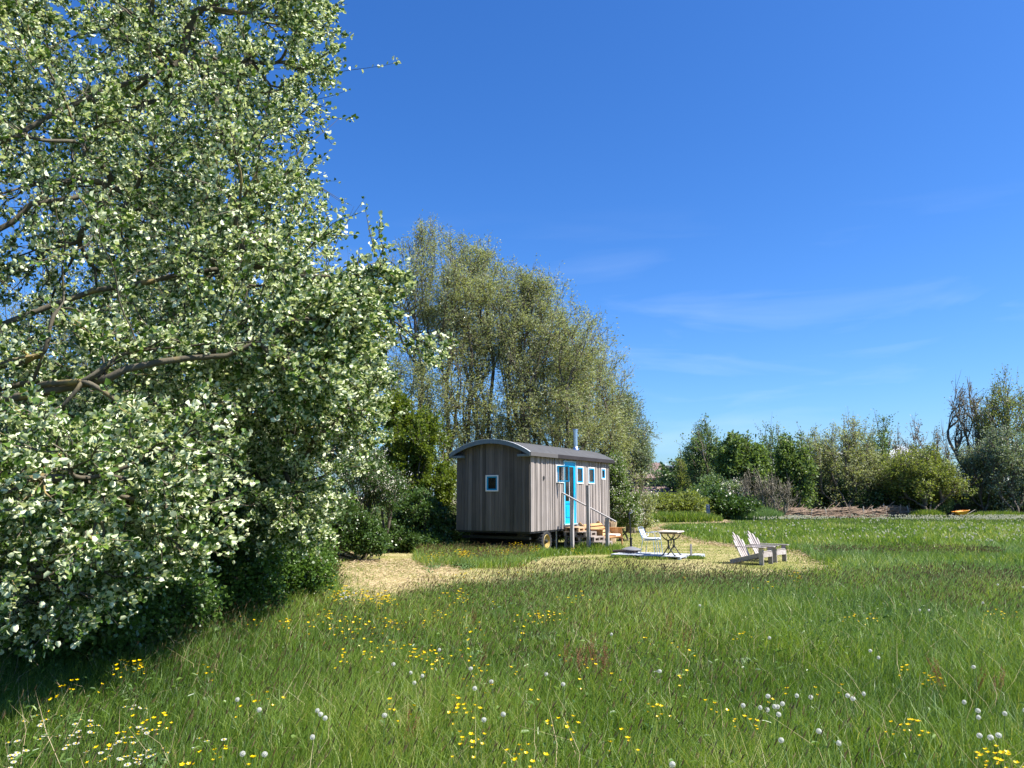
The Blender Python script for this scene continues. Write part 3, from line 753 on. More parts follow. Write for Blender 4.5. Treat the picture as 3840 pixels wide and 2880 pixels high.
# ================================================================ DECK, TABLE, CHAIR, PARASOL STAND
paint = woodmat('whitewashed_boards', (.28, .31, .35), (.50, .52, .55), (3, 20, 3), dark=(.38, .42, .48))
def deckp(u0, u1, o0, o1, label): return pallet(u0, u1, o0, o1, -.03, paint, label, 'white painted deck pallets', 'deck_pallet', h=.12)
deckp(.40, 1.48, 2.3, 3.22, 'white painted deck pallet under the parasol stand'); deckp(.40, 1.50, 3.24, 4.26, 'white painted deck pallet under the bistro table'); deckp(1.15, 1.7, 4.27, 4.56, 'small white painted pallet at the right end of the deck')
iron = plain('cast_iron', (.02, .02, .022), .5, var=.2)
tb = empty('bistro_table', W(.72, 3.92, .09), RZ, 'small square bistro table with a pale top on two black cast-iron legs', 'table')
mb = MB(); mb.box(-.30, .30, -.28, .28, .61, .645, b=.006); mb.build('tabletop', plain('pale_tabletop', (.62, .54, .46), .6, var=.08), tb)
mb = MB(); mb.box(-.25, .25, -.235, .235, .575, .609, b=.004); mb.build('apron', plain('dark_brown_wood', (.10, .06, .045), .6), tb)
for x in (-.24, .24):
    mb = MB()
    for s in (-1, 1):
        mb.tube(hermite(np.array([x, 0, .22]), np.array([0, 0, .25]), np.array([x, .17 * s, .02]), np.array([0, .22 * s, -.12]), 9)[::-1], np.linspace(.017, .014, 9), 8)
        mb.tube(hermite(np.array([x, 0, .41]), np.array([0, .28 * s, .02]), np.array([x, .18 * s, .574]), np.array([0, 0, .2]), 9), np.linspace(.016, .013, 9), 8)
        mb.tube([(x, .15 * s, .02), (x, .20 * s, .0)], .017, 8)
    mb.tube([(x, 0, .19), (x, 0, .24), (x, 0, .30), (x, 0, .36), (x, 0, .42)], [.022, .027, .019, .024, .024], 10)
    mb.build('leg', iron, tb, smooth=True)
mb = MB()
for s in (-1, 1): mb.tube([(-.24 * s, .0, .16), (.24 * s, 0, .56)], .009, 6)
mb.build('cross_brace', iron, tb)
alu = plain('aluminium_tube', (.78, .79, .8), .3, 1, var=.04); slat_m = plain('aluminium_slat', (.6, .68, .8), .45, .3, var=.05)
# local x of the chair = facing direction (outwards from the hut)
RN = math.atan2(NV[1], NV[0])
cr = empty('garden_chair', W(.92, 3.30, .09), RN, 'aluminium armchair with slatted back standing on the white deck', 'chair')
cr.scale = (.84, .88, .94)
for s in (-1, 1):
    y = .25 * s
    mb = MB(); mb.tube([(.28, y, 0), (.23, y, .40), (.21, y, .58), (.14, y, .63), (-.08, y, .63), (-.18, y, .60), (-.22, y, .50), (-.2, y, .42)], .0125, 8)
    mb.build('arm', alu, cr, smooth=True)
    mb = MB(); mb.tube([(-.30, y * .98, 0), (-.22, y * .94, .38), (-.24, y * .9, .46), (-.36, y * .85, .74)], .0125, 8); mb.build('rear_leg', alu, cr, smooth=True)
    mb = MB(); mb.tube([(.19, y * .9, .0), (.13, y * .9, .40)], .0115, 8); mb.build('front_leg', alu, cr, smooth=True)
mb = MB(); mb.tube([(.22, -.22, .41), (.22, .22, .41), (-.2, .21, .39), (-.2, -.21, .39), (.22, -.22, .41)], .011, 8); mb.tube([(-.36, -.215, .74), (-.37, -.19, .765), (-.37, .19, .765), (-.36, .215, .74)], .0125, 8)
mb.build('seat_frame', alu, cr, smooth=True)
mb = MB()
for k in range(6): mb.box(-.17 + k * .067, -.115 + k * .067, -.2, .2, .412, .42, b=.002)
mb.build('seat', slat_m, cr)
mb = MB()
for k in range(4):
    f_ = k / 3; p = np.array([-.245 - .085 * f_, 0, .50 + .19 * f_]); mb.box(-.2, .2, -.027, .027, -.003, .003, ax=(p, (0, 1, 0), (-.37, 0, .93), (.93, 0, .37)), b=.002)
mb.build('backrest', slat_m, cr)
cp = MB(); cp.box(-.18, .24, -.2, .2, .425, .47, b=.02); cpo = cp.build('chair_cushion', white_p, None, smooth=True); cpo.scale = (.84, .88, .94); cpo.location = W(.92, 3.30, .09); cpo.rotation_euler = (0, 0, RN)
props(cpo, 'thin white cushion on the aluminium chair', 'cushion')
ps = empty('parasol_stand', W(1.85, 2.35, 0), 0, 'black parasol stand without its parasol behind the chair', 'parasol stand')
mb = MB(); mb.tube([(0, 0, .12), (0, 0, .14), (0, 0, .19), (0, 0, .21)], [.30, .29, .12, .05], 32); mb.tube([(0, 0, 0), (0, 0, .12)], .28, 32); mb.build('base', plain('grey_base', (.16, .16, .17), .6), ps, smooth=True)
mb = MB(); mb.tube([(0, 0, .2), (0, 0, .42), (0, 0, .425), (0, 0, .46), (0, 0, .465)], [.035, .035, .046, .046, .03], 14); mb.build('socket', black, ps, smooth=True)
mb = MB(); mb.tube([(0, 0, .4), (-.03, 0, 1.17)], .019, 10); mb.build('pole', plain('dark_pole', (.03, .03, .035), .35, .5), ps, smooth=True)
mb = MB(); mb.tube([(-.03, 0, 1.17), (.02, 0, 1.165), (.05, 0, 1.19), (.055, 0, 1.23), (.035, 0, 1.25)], .011, 8); mb.build('hook', steel, ps, smooth=True)
mb = MB(); mb.beam((0, 0, .05), (0, 0, .0), .1, .1) if 0 else mb.tube([(-.35, 0, .05), (-.1, .03, .055), (.15, -.01, .05), (.38, .02, .05)], [.03, .045, .04, .028], 8)
lg = mb.build('log', plain('dark_log_bark', (.05, .035, .03), .9, var=.4), None, smooth=True, loc=W(.80, 2.55, .09)); lg.rotation_euler = (0, 0, RN); props(lg, 'dark log lying on the left end of the white deck', 'log')
mb = MB(); mb.box(-.025, .025, -.025, .025, -.05, .38, b=.004)
props(mb.build('peg', rail_m, None, loc=W(1.05, 4.36)), 'short wooden peg standing beside the small deck pallet', 'peg')

# ================================================================ ADIRONDACK CHAIRS
adw = woodmat('silvered_teak', (.30, .265, .25), (.44, .395, .375), (14, 14, 14), dark=(.30, .25, .23))
def adirondack(loc, rz, label, cat='garden chair'):
    t = empty('adirondack_chair', loc, rz, label, cat, 'adirondack chairs on the mown grass'); sc = .93
    def B(): return MB()
    bd = np.array([-.36, 0, .75]); bd /= np.linalg.norm(bd); bo = np.array([-.24, 0, .13]); nn = np.array([bd[2], 0, -bd[0]])
    hts = [.60, .74, .83, .74, .60]
    for k, h in enumerate(hts):
        y = (k - 2) * .112; w0 = .045; mb_ = MB(); V = []
        prof = [(-w0, 0), (w0, 0), (w0 * 1.1, h * .6), (w0 * 1.05, h - .07), (w0 * .55, h - .015), (0, h), (-w0 * .55, h - .015), (-w0 * 1.05, h - .07), (-w0 * 1.1, h * .6)]
        off = [0 if k == 2 else (-.02 * abs(k - 2))][0]
        for t_ in (-.01, .01):
            for yy, l in prof:
                curl = .05 * max(0, l - .62) / .2
                V.append(bo + bd * (l) + np.array([-curl, 0, 0]) + nn * (t_) + np.array([0, y * (1 + .25 * l) + yy, 0]))
        n_ = len(prof); mb_.add(V, [tuple(range(n_))[::-1], tuple(range(n_, 2 * n_))] + [(i, (i + 1) % n_, n_ + (i + 1) % n_, n_ + i) for i in range(n_)])
        mb_.build('back_slat', adw, t)
    for s in (-1, 1):
        y = .27 * s
        mb_ = MB(); mb_.beam((.38, y, .31), (-.62, y, .05), .024, .12); mb_.build('side_rail', adw, t)
        mb_ = MB(); mb_.add([(x, y + dy + .024 * s, z) for dy in (-.012, .012) for x, z in ((.27, 0), (.40, 0), (.40, .30), (.37, .38), (.41, .48), (.26, .48))],
                            [(0, 1, 2, 3, 4, 5), (6, 11, 10, 9, 8, 7)] + [(i, (i + 1) % 6, 6 + (i + 1) % 6, 6 + i) for i in range(6)]); mb_.build('front_leg', adw, t)
        mb_ = MB(); ya = .31 * s
        pr = [(.47, -.06), (.49, 0), (.47, .06), (.3, .075), (-.2, .045), (-.44, .03), (-.44, -.05), (-.2, -.06), (.3, -.07)]
        n_ = len(pr); mb_.add([(x, ya + yy * s, z) for z in (.482, .504) for x, yy in pr], [tuple(range(n_))[::-1], tuple(range(n_, 2 * n_))] + [(i, (i + 1) % n_, n_ + (i + 1) % n_, n_ + i) for i in range(n_)]); mb_.build('armrest', adw, t)
    mb_ = MB()
    for k in range(7):
        f_ = k / 6; x = .37 - .58 * f_; z = .375 - .17 * f_ - .05 * math.sin(f_ * math.pi)
        mb_.box(-.038, .038, -.285, .285, -.009, .009, ax=((x, 0, z), (.95, 0, .28), (0, 1, 0), (-.28, 0, .95)), b=.003)
    mb_.box(.385, .405, -.285, .285, .22, .36, b=.003); mb_.build('seat', adw, t)
    mb_ = MB(); mb_.beam((-.42, -.3, .46), (-.42, .3, .46), .024, .06); mb_.beam((-.32, -.26, .25), (-.32, .26, .25), .024, .07); mb_.build('back_brace', adw, t)
    t.scale = (.87, .87, .87); return t
a1 = adirondack((6.02, 19.5, 0), RN - R(13), 'nearer of the two silver-grey adirondack chairs, left of the other')
a2 = adirondack((6.62, 20.25, 0), RN - R(16), 'farther silver-grey adirondack chair, right of and behind the nearer one')

# ================================================================ FAR THINGS: sign, brush fence, shed, wheelbarrow
g = G(2657, 1955); sg = empty('sign_post', (g[0], g[1], 0), 0, 'narrow dark blue sign on a wooden post at the hedge foot', 'sign')
mb = MB(); mb.box(-.03, .09, -.0, .06, 0, 1.0, b=.005); mb.build('post', rail_m, sg)
mb = MB(); mb.box(-.13, .11, -.035, -.003, .50, 1.08, b=.004); bo_ = mb.build('board', plain('dark_blue_panel', (.03, .055, .11), .4), sg)
mb = MB(); mb.tube([(-.06, -.042, .98), (-.04, -.042, 1.01), (.0, -.042, 1.02), (.03, -.042, .99), (.02, -.042, .94), (-.06, -.042, .85), (.04, -.042, .85)], .008, 5); mb.build('glyph', plain('pale_grey_paint', (.4, .43, .5), .6), bo_)
g0 = np.array(G(2893, 1946)); g1 = np.array(G(3428, 1940)); fl = np.linalg.norm(g1 - g0); fd = (g1 - g0) / fl; fn = np.array([-fd[1], fd[0], 0])
bf = empty('brush_fence', tuple(g0), math.atan2(fd[1], fd[0]), 'low dead hedge of brown brushwood held between stakes', 'dead hedge')
stick = barkmat('dry_stick', (.17, .115, .08), (.42, .31, .23))
PLs = []; 
for k in range(1500):
    x = random.uniform(0, fl); l = random.uniform(.6, 2.2); hh = .58 + .16 * math.sin(x * 1.3) + .1 * math.sin(x * 2.9 + 1)
    if 4.9 < x < 5.6: hh *= .5
    y = random.uniform(-.28, .28); z = random.uniform(.03, 1) * hh
    p0 = np.array([x - l / 2, y, z + random.uniform(-.12, .12)]); p1 = np.array([x + l / 2, y + random.uniform(-.1, .1), z + random.uniform(-.12, .12)])
    if random.random() < .07 or (2.0 < x < 3.4 and random.random() < .25): p1 = p0 + np.array([random.uniform(.2, .8), random.uniform(-.2, .2), random.uniform(.15, .55)])
    pm = (p0 + p1) / 2 + np.array([0, random.uniform(-.05, .05), random.uniform(-.06, .06)])
    for q_ in (p0, p1, pm): q_[0] = min(max(q_[0], -.15), fl + .15); q_[2] = max(q_[2], .02)
    PLs.append(np.stack([p0, pm, p1]))
PLs = np.array(PLs); V, q = tubes(PLs, np.tile(rng.uniform(.008, .024, (len(PLs), 1)), (1, 3)), 4)
obj('brushwood', mesh_np('brushwood', V, [q], stick), bf)
pale = plain('pale_stake', (.4, .36, .3), .8, var=.3)
for px_, tp in ((2910, 1910), (2983, 1921), (3031, 1915), (3053, 1921), (3082, 1909), (3108, 1913), (3146, 1909), (3164, 1926), (3171, 1901), (3209, 1915), (3222, 1906), (3259, 1912), (3311, 1908), (3317, 1897), (3366, 1900), (3396, 1905), (3421, 1896)):
    x = (px_ - 2893) / 535 * fl; z = 1.7 - (tp - 1855) / 2914 * 57 + .16
    mb = MB(); s_ = random.choice((-.2, .2)); mb.tube([(x, s_, 0), (x + random.uniform(-.05, .05), s_, z * .6), (x + random.uniform(-.1, .1), s_, z)], [.055, .05, .04], 7); mb.build('stake', pale if random.random() < .5 else stick, bf)
g = P(3590, 1925, 66); sh = empty('open_shed', (g[0] - 1.6, 66, 0), 0, 'dark open timber shed under the trees behind the orange wheelbarrow', 'shed')
mb = MB(); mb.box(-.6, 3.4, -.3, 2.8, 1.62, 1.78); mb.build('roof', darkwood, sh)
for x in (-.4, .5, 1.5, 2.1, 3.1): mb = MB(); mb.box(x, x + .12, 0, .12, 0, 1.619); mb.build('post', darkwood, sh)
for bx_ in ((-.4, 3.2, .13, .2, 1.3, 1.6), (.6, 3.2, .13, .2, 0, .95), (-.4, 3.2, 2.6, 2.7, 0, .8)): mb = MB(); mb.box(*bx_); mb.build('wall_board', darkwood, sh)
g = G(3606, 1943); wbr = empty('wheelbarrow', (g[0], g[1], 0), R(8), 'orange wheelbarrow parked in the shade in front of the open shed', 'wheelbarrow')
org = plain('orange_plastic', (.85, .38, .02), .4, var=.05)
mb = MB(); bt = [(-.35, -.2, .22), (.25, -.2, .26), (.25, .2, .26), (-.35, .2, .22)]; tp_ = [(-.55, -.33, .45), (.45, -.33, .58), (.45, .33, .58), (-.55, .33, .45)]
mb.add(bt + tp_, [(0, 1, 2, 3), (0, 1, 5, 4), (1, 2, 6, 5), (2, 3, 7, 6), (3, 0, 4, 7)]); mb.tube(tp_ + tp_[:1], .02, 6); mb.build('tray', org, wbr)
for s in (-1, 1): mb = MB(); mb.tube([(-.62, .05 * s, .17), (.2, .22 * s, .25), (.95, .28 * s, .62)], .017, 7); mb.tube([(.3, .22 * s, .27), (.4, .24 * s, 0)], .015, 6); mb.build('handle_and_leg', pale, wbr)
mb = MB(); lathe(mb, [(.10, -.04), (.17, -.04), (.19, 0), (.17, .04), (.10, .04), (.001, .03)], 18, (-.65, 0, .19)); mb.build('wheel', rubber, wbr, smooth=True)

# ================================================================ TREES
def fork(base, top, n_, spread=.5): return base
def tip_mix(blobs, n, shell=.45): return envelope(blobs, n, shell)

# --- white poplars on the left: crowns swept to the right by the wind
def poplar(base, forks, blobs, n, label, lpt, ln, wd, r0=.2, limb=None, shell=.1, rt=.0036):
    tips = envelope(blobs, n, shell)
    base = np.array(base, float); roots = []
    fk = np.array([P(*f_) for f_ in forks])
    near = ((tips[:, None] - fk[None])**2).sum(2).argmin(1)
    trunk_top = base + np.array([.3, .2, 9.5])
    roots.append((np.array([base, base + [.1, .05, 4], trunk_top]), r0, r0 * .45, tips[near == 0]))
    for k in range(1, len(fk)):
        h = np.clip(fk[k][2] * .62, .7, 6.5); st = base + np.array([.05, .02, h])
        if (near == k).any():
            T = tips[near == k]; mid = (st + fk[k]) / 2 + np.array([0, 0, .35])
            ra = min(.04, .0030 * len(T)**.5)
            roots.append((np.array([st, mid, fk[k]]), max(.024, ra * .9), max(.014, ra * .65), T))
    if limb: roots.append((np.array([P(*q) for q in limb[0]]), limb[1], limb[2], envelope(limb[3], limb[4], .1)))
    return make_tree('white_poplar', roots, M['poplar'], M['poplarbark'], label, 'poplar tree', 'white poplars on the left', rt=rt,
                     lpt=lpt, ln=ln, wd=wd, broad=True, up=.18, jit=.07, f=.45, wind=(.35, -.1, .12), spread=.035, flat=.35, expo=.42, flip=.30, thinout=.8)
# nearest: boughs hang in front of the camera's left side
poplar((-6.6, 7.6, 0), [(-250, 0, 8.0), (150, 1330, 7.0), (300, 1430, 6.6), (400, 700, 8.5), (650, 250, 9), (650, 1350, 8), (250, 1800, 6.2), (150, 2150, 6.4), (-200, 1200, 7), (900, 1000, 8.6)],
       [ell(270, 1930, 6.2, 1.15, 1.1, .8, 1.9), ell(-60, 1900, 6.4, 1.1, 1.2, 1.1, 1.3), ell(560, 2030, 6.9, .75, .8, .42, .7), ell(200, 2290, 6.6, .6, .6, .35, .45), ell(520, 1720, 6.4, .9, 1.1, .7, 1.2),
        ell(150, 1000, 8.2, 2.1, 2.2, 2.0, 3.6), ell(350, 250, 9, 2.3, 2.2, 2.1, 4.0), ell(900, 620, 8.8, 1.05, 1.6, 1.7, 2.4), ell(1040, 1130, 8.2, 1.1, 1.4, 1.05, 2.2), ell(1350, 1210, 7.6, .42, .6, .55, .5), ell(1440, 1060, 7.8, .42, .5, .32, .32), ell(1180, 180, 8.8, .45, .8, .8, .5), ell(-100, 100, 9.5, 2.2, 2, 2.6, 2.5), ell(1640, 1330, 8.6, .35, .4, .2, .1),
        ell(800, -60, 9.2, 1.45, 1.8, 1.1, 1.9), ell(1130, -30, 9.0, .55, .8, .7, .5), ell(700, 1330, 7.6, 1.7, 1.2, .5, 1.2), ell(-300, 500, 8, 1.8, 2, 3, 1.5)],
       7900, 'nearest white poplar, its pale wind-blown boughs filling the left edge up to the top', 21, .050, .044, .17,
       limb=([(60, 1490, 7.0), (330, 1425, 6.7), (480, 1395, 6.7), (600, 1345, 6.8), (800, 1345, 6.9), (960, 1285, 7.0)], .042, .022, [ell(1180, 1180, 7.4, .7, .6, .45), ell(1150, 1420, 7.3, .6, .6, .4)], 420))
poplar((-5.6, 12.4, 0), [(300, 300, 12), (600, 1500, 11.5), (900, 1550, 11), (1000, 1300, 11), (1050, 1750, 10.5), (700, 900, 12), (850, 500, 12)],
       [ell(900, 1500, 10.8, 1.7, 1.5, 1.25, 2.6), ell(1180, 1480, 10.4, 1.15, 1.2, 1.15, 1.6), ell(1290, 1400, 10.2, .75, 1.0, .9, .9), ell(1000, 1850, 10.3, .95, 1.0, .75, 1.2), ell(1140, 1960, 10.0, .5, .6, .55, .4),
        ell(800, 1000, 11.8, 2.1, 2, 1.9, 2.4), ell(650, 450, 12, 2.3, 2, 2.3, 2.2), ell(450, 1700, 10.5, 1.6, 1.5, 1.4, 1.6)],
       4700, 'second white poplar behind the nearest one, reaching right towards the hut roof', 24, .052, .046, .16)
poplar((-7.4, 16.6, 0), [(300, 600, 16.5), (700, 1400, 16), (1000, 1500, 15.5), (1050, 1200, 15.5)],
       [ell(1000, 1450, 15.6, 2.1, 2, 2.2, 3), ell(1250, 1250, 15, 1.3, 1.6, 1.4, 1.2), ell(1000, 1830, 14.8, 1.6, 1.2, 1.0, 1.2), ell(500, 1300, 16.5, 3, 2.2, 3.6, 3)],
       1900, 'third white poplar, farthest back in the row left of the hut', 26, .068, .06, .15, rt=.005)

# --- generic tree from a surveyed base, crown blobs in world space
def tree(name, px, D, blobs, n, leaf, label, cat='tree', group=None, ln=.12, wd=.05, lpt=26, stems=1, r0=.12, fork_h=.25, bark='bark', broad=False, shell=.4, jit=.05, up=.35, f=.5, wind=(.2, 0, .05),
         rt=.006, spread=.15, blossom=None, bare=0, lean=0, base_py=None, leaf_name='crown', expo=.47):
    a = P(px, 1855, D); base = np.array([a[0], D, 0.]); tips = envelope(blobs, n, shell)
    top = tips[:, 2].max(); cen = tips.mean(0); roots = []
    if stems == 1:
        h = top * fork_h; p1 = base + (cen - base) * np.array([.25, .25, 0]) + np.array([0, 0, h])
        roots.append((np.array([base, p1]), r0, r0 * .75, tips))
    else:
        lab = kmeans(tips * np.array([1, 1, .25]), stems)
        for k in range(stems):
            T = tips[lab == k]
            if not len(T): continue
            c = T.mean(0); h = top * fork_h * rng.uniform(.7, 1.3)
            b0 = base + np.array([rng.uniform(-.25, .25), rng.uniform(-.2, .2), 0])
            p1 = b0 + (c - b0) * np.array([.62, .62, 0]) + np.array([0, 0, h])
            roots.append((np.array([b0, b0 + (p1 - b0) * np.array([.3, .3, .5]), p1]), r0 * rng.uniform(.7, 1.1), r0 * .6, T))
    if blossom: blossom = (M['blossom'], blossom[0], blossom[1])
    return make_tree(name, roots, M[leaf], M[bark], label, cat, group, rt=rt, lpt=lpt, ln=ln, wd=wd, broad=broad, up=up, jit=jit, f=f, wind=wind,
                     spread=spread, blossom=blossom, bare=bare, leaf_name=leaf_name, expo=expo)

gw = 'willows behind the hut'
wk = dict(ln=.12, wd=.036, jit=.075, up=.22, spread=.2, rt=.0052, shell=.08, expo=.44, bark='bark', group=gw)
tree('willow', 1640, 30, [ell(1640, 1100, 30, 2.6, 2.2, 2.5), ell(1600, 1480, 29, 2.2, 2, 2.2), ell(1600, 880, 30.5, .75, .8, .8, .8), ell(1650, 1740, 28.7, 1.3, 1.1, 1.5, 2.4)], 2175, 'willow', 'tallest olive willow, left of the hut, half hidden by the poplar leaves', 'willow tree', lpt=19, stems=2, r0=.15, fork_h=.17, **wk)
tree('willow', 1900, 31, [ell(1860, 1190, 31, 3.1, 2.4, 2.75), ell(1900, 1560, 30, 2.4, 2, 2.0, 3.4), ell(1780, 960, 31, 1.1, 1, 1.0, 1.2)], 2537, 'willow', 'broad olive-brown willow with a many-stemmed open crown rising straight behind the hut roof', 'willow tree', lpt=19, stems=3, r0=.15, fork_h=.17, **wk)
tree('willow', 2060, 30.5, [ell(2060, 1310, 30.5, 2.5, 2.2, 2.6), ell(2120, 1580, 29.5, 1.9, 1.8, 1.8, 2.8), ell(2010, 1080, 30.5, .9, .9, .9, .8)], 2030, 'willow', 'olive willow with dark leaning stems behind the chimney', 'willow tree', lpt=19, stems=3, r0=.14, fork_h=.17, **wk)
tree('willow', 2150, 32, [ell(2200, 1420, 32, 1.75, 1.8, 2.35), ell(2270, 1650, 31.5, 1.4, 1.6, 1.6), ell(2290, 1800, 31, 1.0, 1.2, .9, .9)], 1595, 'willow', 'brownish willow at the right end of the group, sloping down past the hut', 'willow tree', lpt=19, stems=2, r0=.13, fork_h=.17, **wk)
tree('willow', 1950, 34.5, [ell(1760, 1220, 34.5, 3.2, 1.6, 3.4), ell(2090, 1430, 34.5, 3.1, 1.6, 2.8), ell(1900, 1620, 34.5, 4.2, 1.5, 1.9), ell(2280, 1600, 34.5, 1.6, 1.3, 2.0, 3)], 2900, 'willow', 'willow at the back of the group, filling the gaps between the others', 'willow tree', lpt=17, stems=4, r0=.15, fork_h=.17, **wk)
wk2 = dict(wk); wk2['group'] = None
tree('grey_willow', 2370, 35, [ell(2370, 1640, 35, 1.0, 1.4, 1.75), ell(2410, 1720, 34.5, .55, .8, .9, .7), ell(2330, 1520, 35, .7, .8, 1.0, .8)], 870, 'greywillow', 'silvery green willow right of the olive willows, against the sky', 'willow tree', lpt=20, stems=3, r0=.09, fork_h=.2, **wk2)
tree('willow', 1230, 34, [ell(1300, 1350, 34, 3.2, 2.5, 3.8), ell(1000, 1500, 34, 3, 2.5, 3.6), ell(1250, 1750, 33, 3, 2, 1.6)], 2800, 'willow', 'grey-brown willow glimpsed through the gaps in the poplars', 'willow tree', lpt=14, stems=4, r0=.16, fork_h=.3, **wk)
tree('willow', 500, 30, [ell(500, 1250, 30, 4.0, 2.5, 4.2), ell(100, 1400, 29, 3.6, 2.5, 4.2), ell(400, 800, 30, 3.6, 2.5, 2.6)], 3600, 'willow', 'far willow behind the trunks of the poplars at the left edge', 'willow tree', lpt=14, stems=5, r0=.16, fork_h=.3, **wk)

# --- bushes left of and around the hut
bk = dict(stems=4, r0=.04, fork_h=.12, jit=.05, up=.1, spread=.12, shell=.3, wind=(.05, 0, 0))
tree('field_maple', 1560, 26.5, [ell(1560, 1640, 26.5, .95, 1.0, 1.2), ell(1480, 1530, 27, .55, .7, .6, .5), ell(1640, 1820, 26, .75, .8, .9, .8), ell(1470, 1780, 26, .9, .9, 1.0, .9)], 900, 'maple', 'dark yellow-green field maple between the poplars and the willows', 'maple tree', ln=.085, wd=.08, lpt=40, **bk)
tree('hawthorn_bush', 1370, 21.5, [ell(1370, 1770, 21.5, .85, .9, .85), ell(1310, 1650, 21.8, .5, .6, .5, .4), ell(1450, 1830, 21.3, .55, .6, .5, .4)], 520, 'shrub', 'hawthorn bush with pinkish white blossom left of the dark maple', 'hawthorn', ln=.055, wd=.045, lpt=34, blossom=(330, .10), **bk)
tree('elder_bush', 1560, 24.2, [ell(1560, 1930, 24.2, 1.0, .9, .85), ell(1470, 1990, 23.6, .6, .7, .5), ell(1640, 1970, 24.3, .6, .7, .55), ell(1560, 2040, 23.5, .9, .6, .3, .5)], 900, 'shrub', 'dense dark green elder bush beside the end of the hut', 'elder bush', ln=.075, wd=.06, lpt=40, blossom=(14, .07), **bk)
tree('hawthorn_bush', 1695, 26.5, [ell(1690, 1880, 26.3, .35, .4, .35), ell(1660, 1990, 26, .3, .4, .3, .3)], 130, 'bright', 'small white-flowering hawthorn touching the left side of the hut', 'hawthorn', ln=.06, wd=.05, lpt=40, blossom=(95, .08), **bk)
tree('bramble_bush', 1330, 20.5, [ell(1330, 1980, 20.5, .75, .8, .62), ell(1240, 1950, 20.5, .8, .8, .8), ell(1400, 2030, 20.3, .45, .5, .3, .5)], 620, 'shrub', 'bramble thicket at the back of the mown corner left of the elder', 'bramble', ln=.07, wd=.055, lpt=38, **bk)
tree('low_bush', 1760, 27.5, [ell(1720, 2005, 27.5, .9, .6, .3), ell(1880, 2010, 27.8, .9, .6, .28), ell(2060, 2005, 28, .9, .6, .28)], 420, 'bright', 'low bright green scrub seen under and behind the hut', 'scrub', ln=.09, wd=.06, lpt=30, **bk)
tree('hawthorn_bush', 2340, 29.5, [ell(2335, 1870, 29.5, .62, .8, .85), ell(2300, 1770, 29.8, .5, .7, .7, .8), ell(2375, 1930, 29.2, .33, .5, .42, .4), ell(2300, 1960, 29.5, .5, .6, .4, .4)], 620, 'bright', 'hawthorn with creamy blossom at the right end of the hut', 'hawthorn', ln=.085, wd=.06, lpt=36, blossom=(240, .12), **bk)
tree('hawthorn_bush', 2400, 36, [ell(2400, 1895, 36, .75, .8, .8), ell(2380, 1945, 35.8, 1.0, .8, .45, .5)], 260, 'willow', 'olive bush with a few white flowers in front of the farm barn', 'bush', ln=.11, wd=.05, lpt=34, blossom=(50, .12), **bk)
# shrub bank under the poplars, down to the meadow edge
bank = [(60, 8.6, [ell(0, 2160, 8.3, 1.1, .9, .85), ell(260, 2260, 8.2, .7, .8, .5), ell(330, 2360, 7.9, .5, .5, .3, .35)], 'dark leafy shrub under the nearest poplar at the left edge'),
        (430, 10.0, [ell(500, 2090, 9.6, 1.0, .9, .95), ell(660, 2270, 9.0, .5, .5, .4, .4), ell(520, 2330, 8.6, .5, .5, .32, .35)], 'dark leafy shrub under the poplars, second from the left edge'),
        (760, 11.4, [ell(800, 2050, 11.0, 1.0, .9, 1.0), ell(900, 2210, 10.4, .6, .5, .4, .5)], 'dark leafy shrub in the middle of the bank under the poplars'),
        (1010, 13.4, [ell(1030, 2030, 12.9, .95, .9, 1.0), ell(1120, 2150, 12.2, .5, .5, .38, .4)], 'dark leafy shrub fourth from the left edge, near the buttercups'),
        (1160, 15.6, [ell(1150, 2060, 16, .5, .8, .65), ell(1195, 2130, 15.2, .22, .4, .28, .3)], 'leafy shrub at the right end of the bank, beside the dry mown corner')]
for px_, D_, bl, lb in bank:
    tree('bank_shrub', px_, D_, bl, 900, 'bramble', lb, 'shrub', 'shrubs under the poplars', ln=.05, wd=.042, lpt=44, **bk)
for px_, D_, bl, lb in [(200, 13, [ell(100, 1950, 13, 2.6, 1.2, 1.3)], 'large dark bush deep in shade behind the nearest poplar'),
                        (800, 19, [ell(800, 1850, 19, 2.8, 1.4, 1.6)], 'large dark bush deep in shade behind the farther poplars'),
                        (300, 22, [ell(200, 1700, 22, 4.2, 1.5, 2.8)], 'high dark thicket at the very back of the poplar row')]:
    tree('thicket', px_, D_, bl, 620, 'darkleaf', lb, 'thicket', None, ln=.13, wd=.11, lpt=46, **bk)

# --- hedgerow across the far side of the meadow
hk = dict(jit=.07, up=.3, spread=.3, shell=.1)
def hedge(name, px, top, D, hw, leaf, label, cat='tree', n=420, lpt=24, ln=.17, wd=.095, low=1925, group=None, **kw):
    a = P(px, top, D); rx = hw * 1.28 / F * D; lpt = max(1, int(lpt * .7)); zt = a[2] * 1.05; zb = max(.1, 1.7 - (low - 1855) / 2914 * D)
    rz = (zt - zb) / 2; c = (a[0], D, zb + rz)
    c = (c[0], D + (rx * .5 if D > 55.9 else 0), c[2])
    bl = [(c, (rx * .95, rx * .8, rz * .98), 3), ((c[0] + rx * rng.uniform(-.6, .6), c[1], zb + rz * 1.7), (rx * .35, rx * .4, rz * .5), .45), ((c[0] - rx * .4, c[1] - .4, zb + rz * 1.35), (rx * .45, rx * .5, rz * .5), .7), ((c[0] + rx * .45, c[1] - .3, zb + rz * 1.1), (rx * .5, rx * .5, rz * .6), .8)]
    k2 = dict(hk); k2.update(dict(stems=3, r0=.1, fork_h=.2, rt=.012)); k2.update(kw)
    return tree(name, px, D, bl, int(n * 1.5), leaf, label, cat, group, ln=ln, wd=wd, lpt=lpt, **k2)
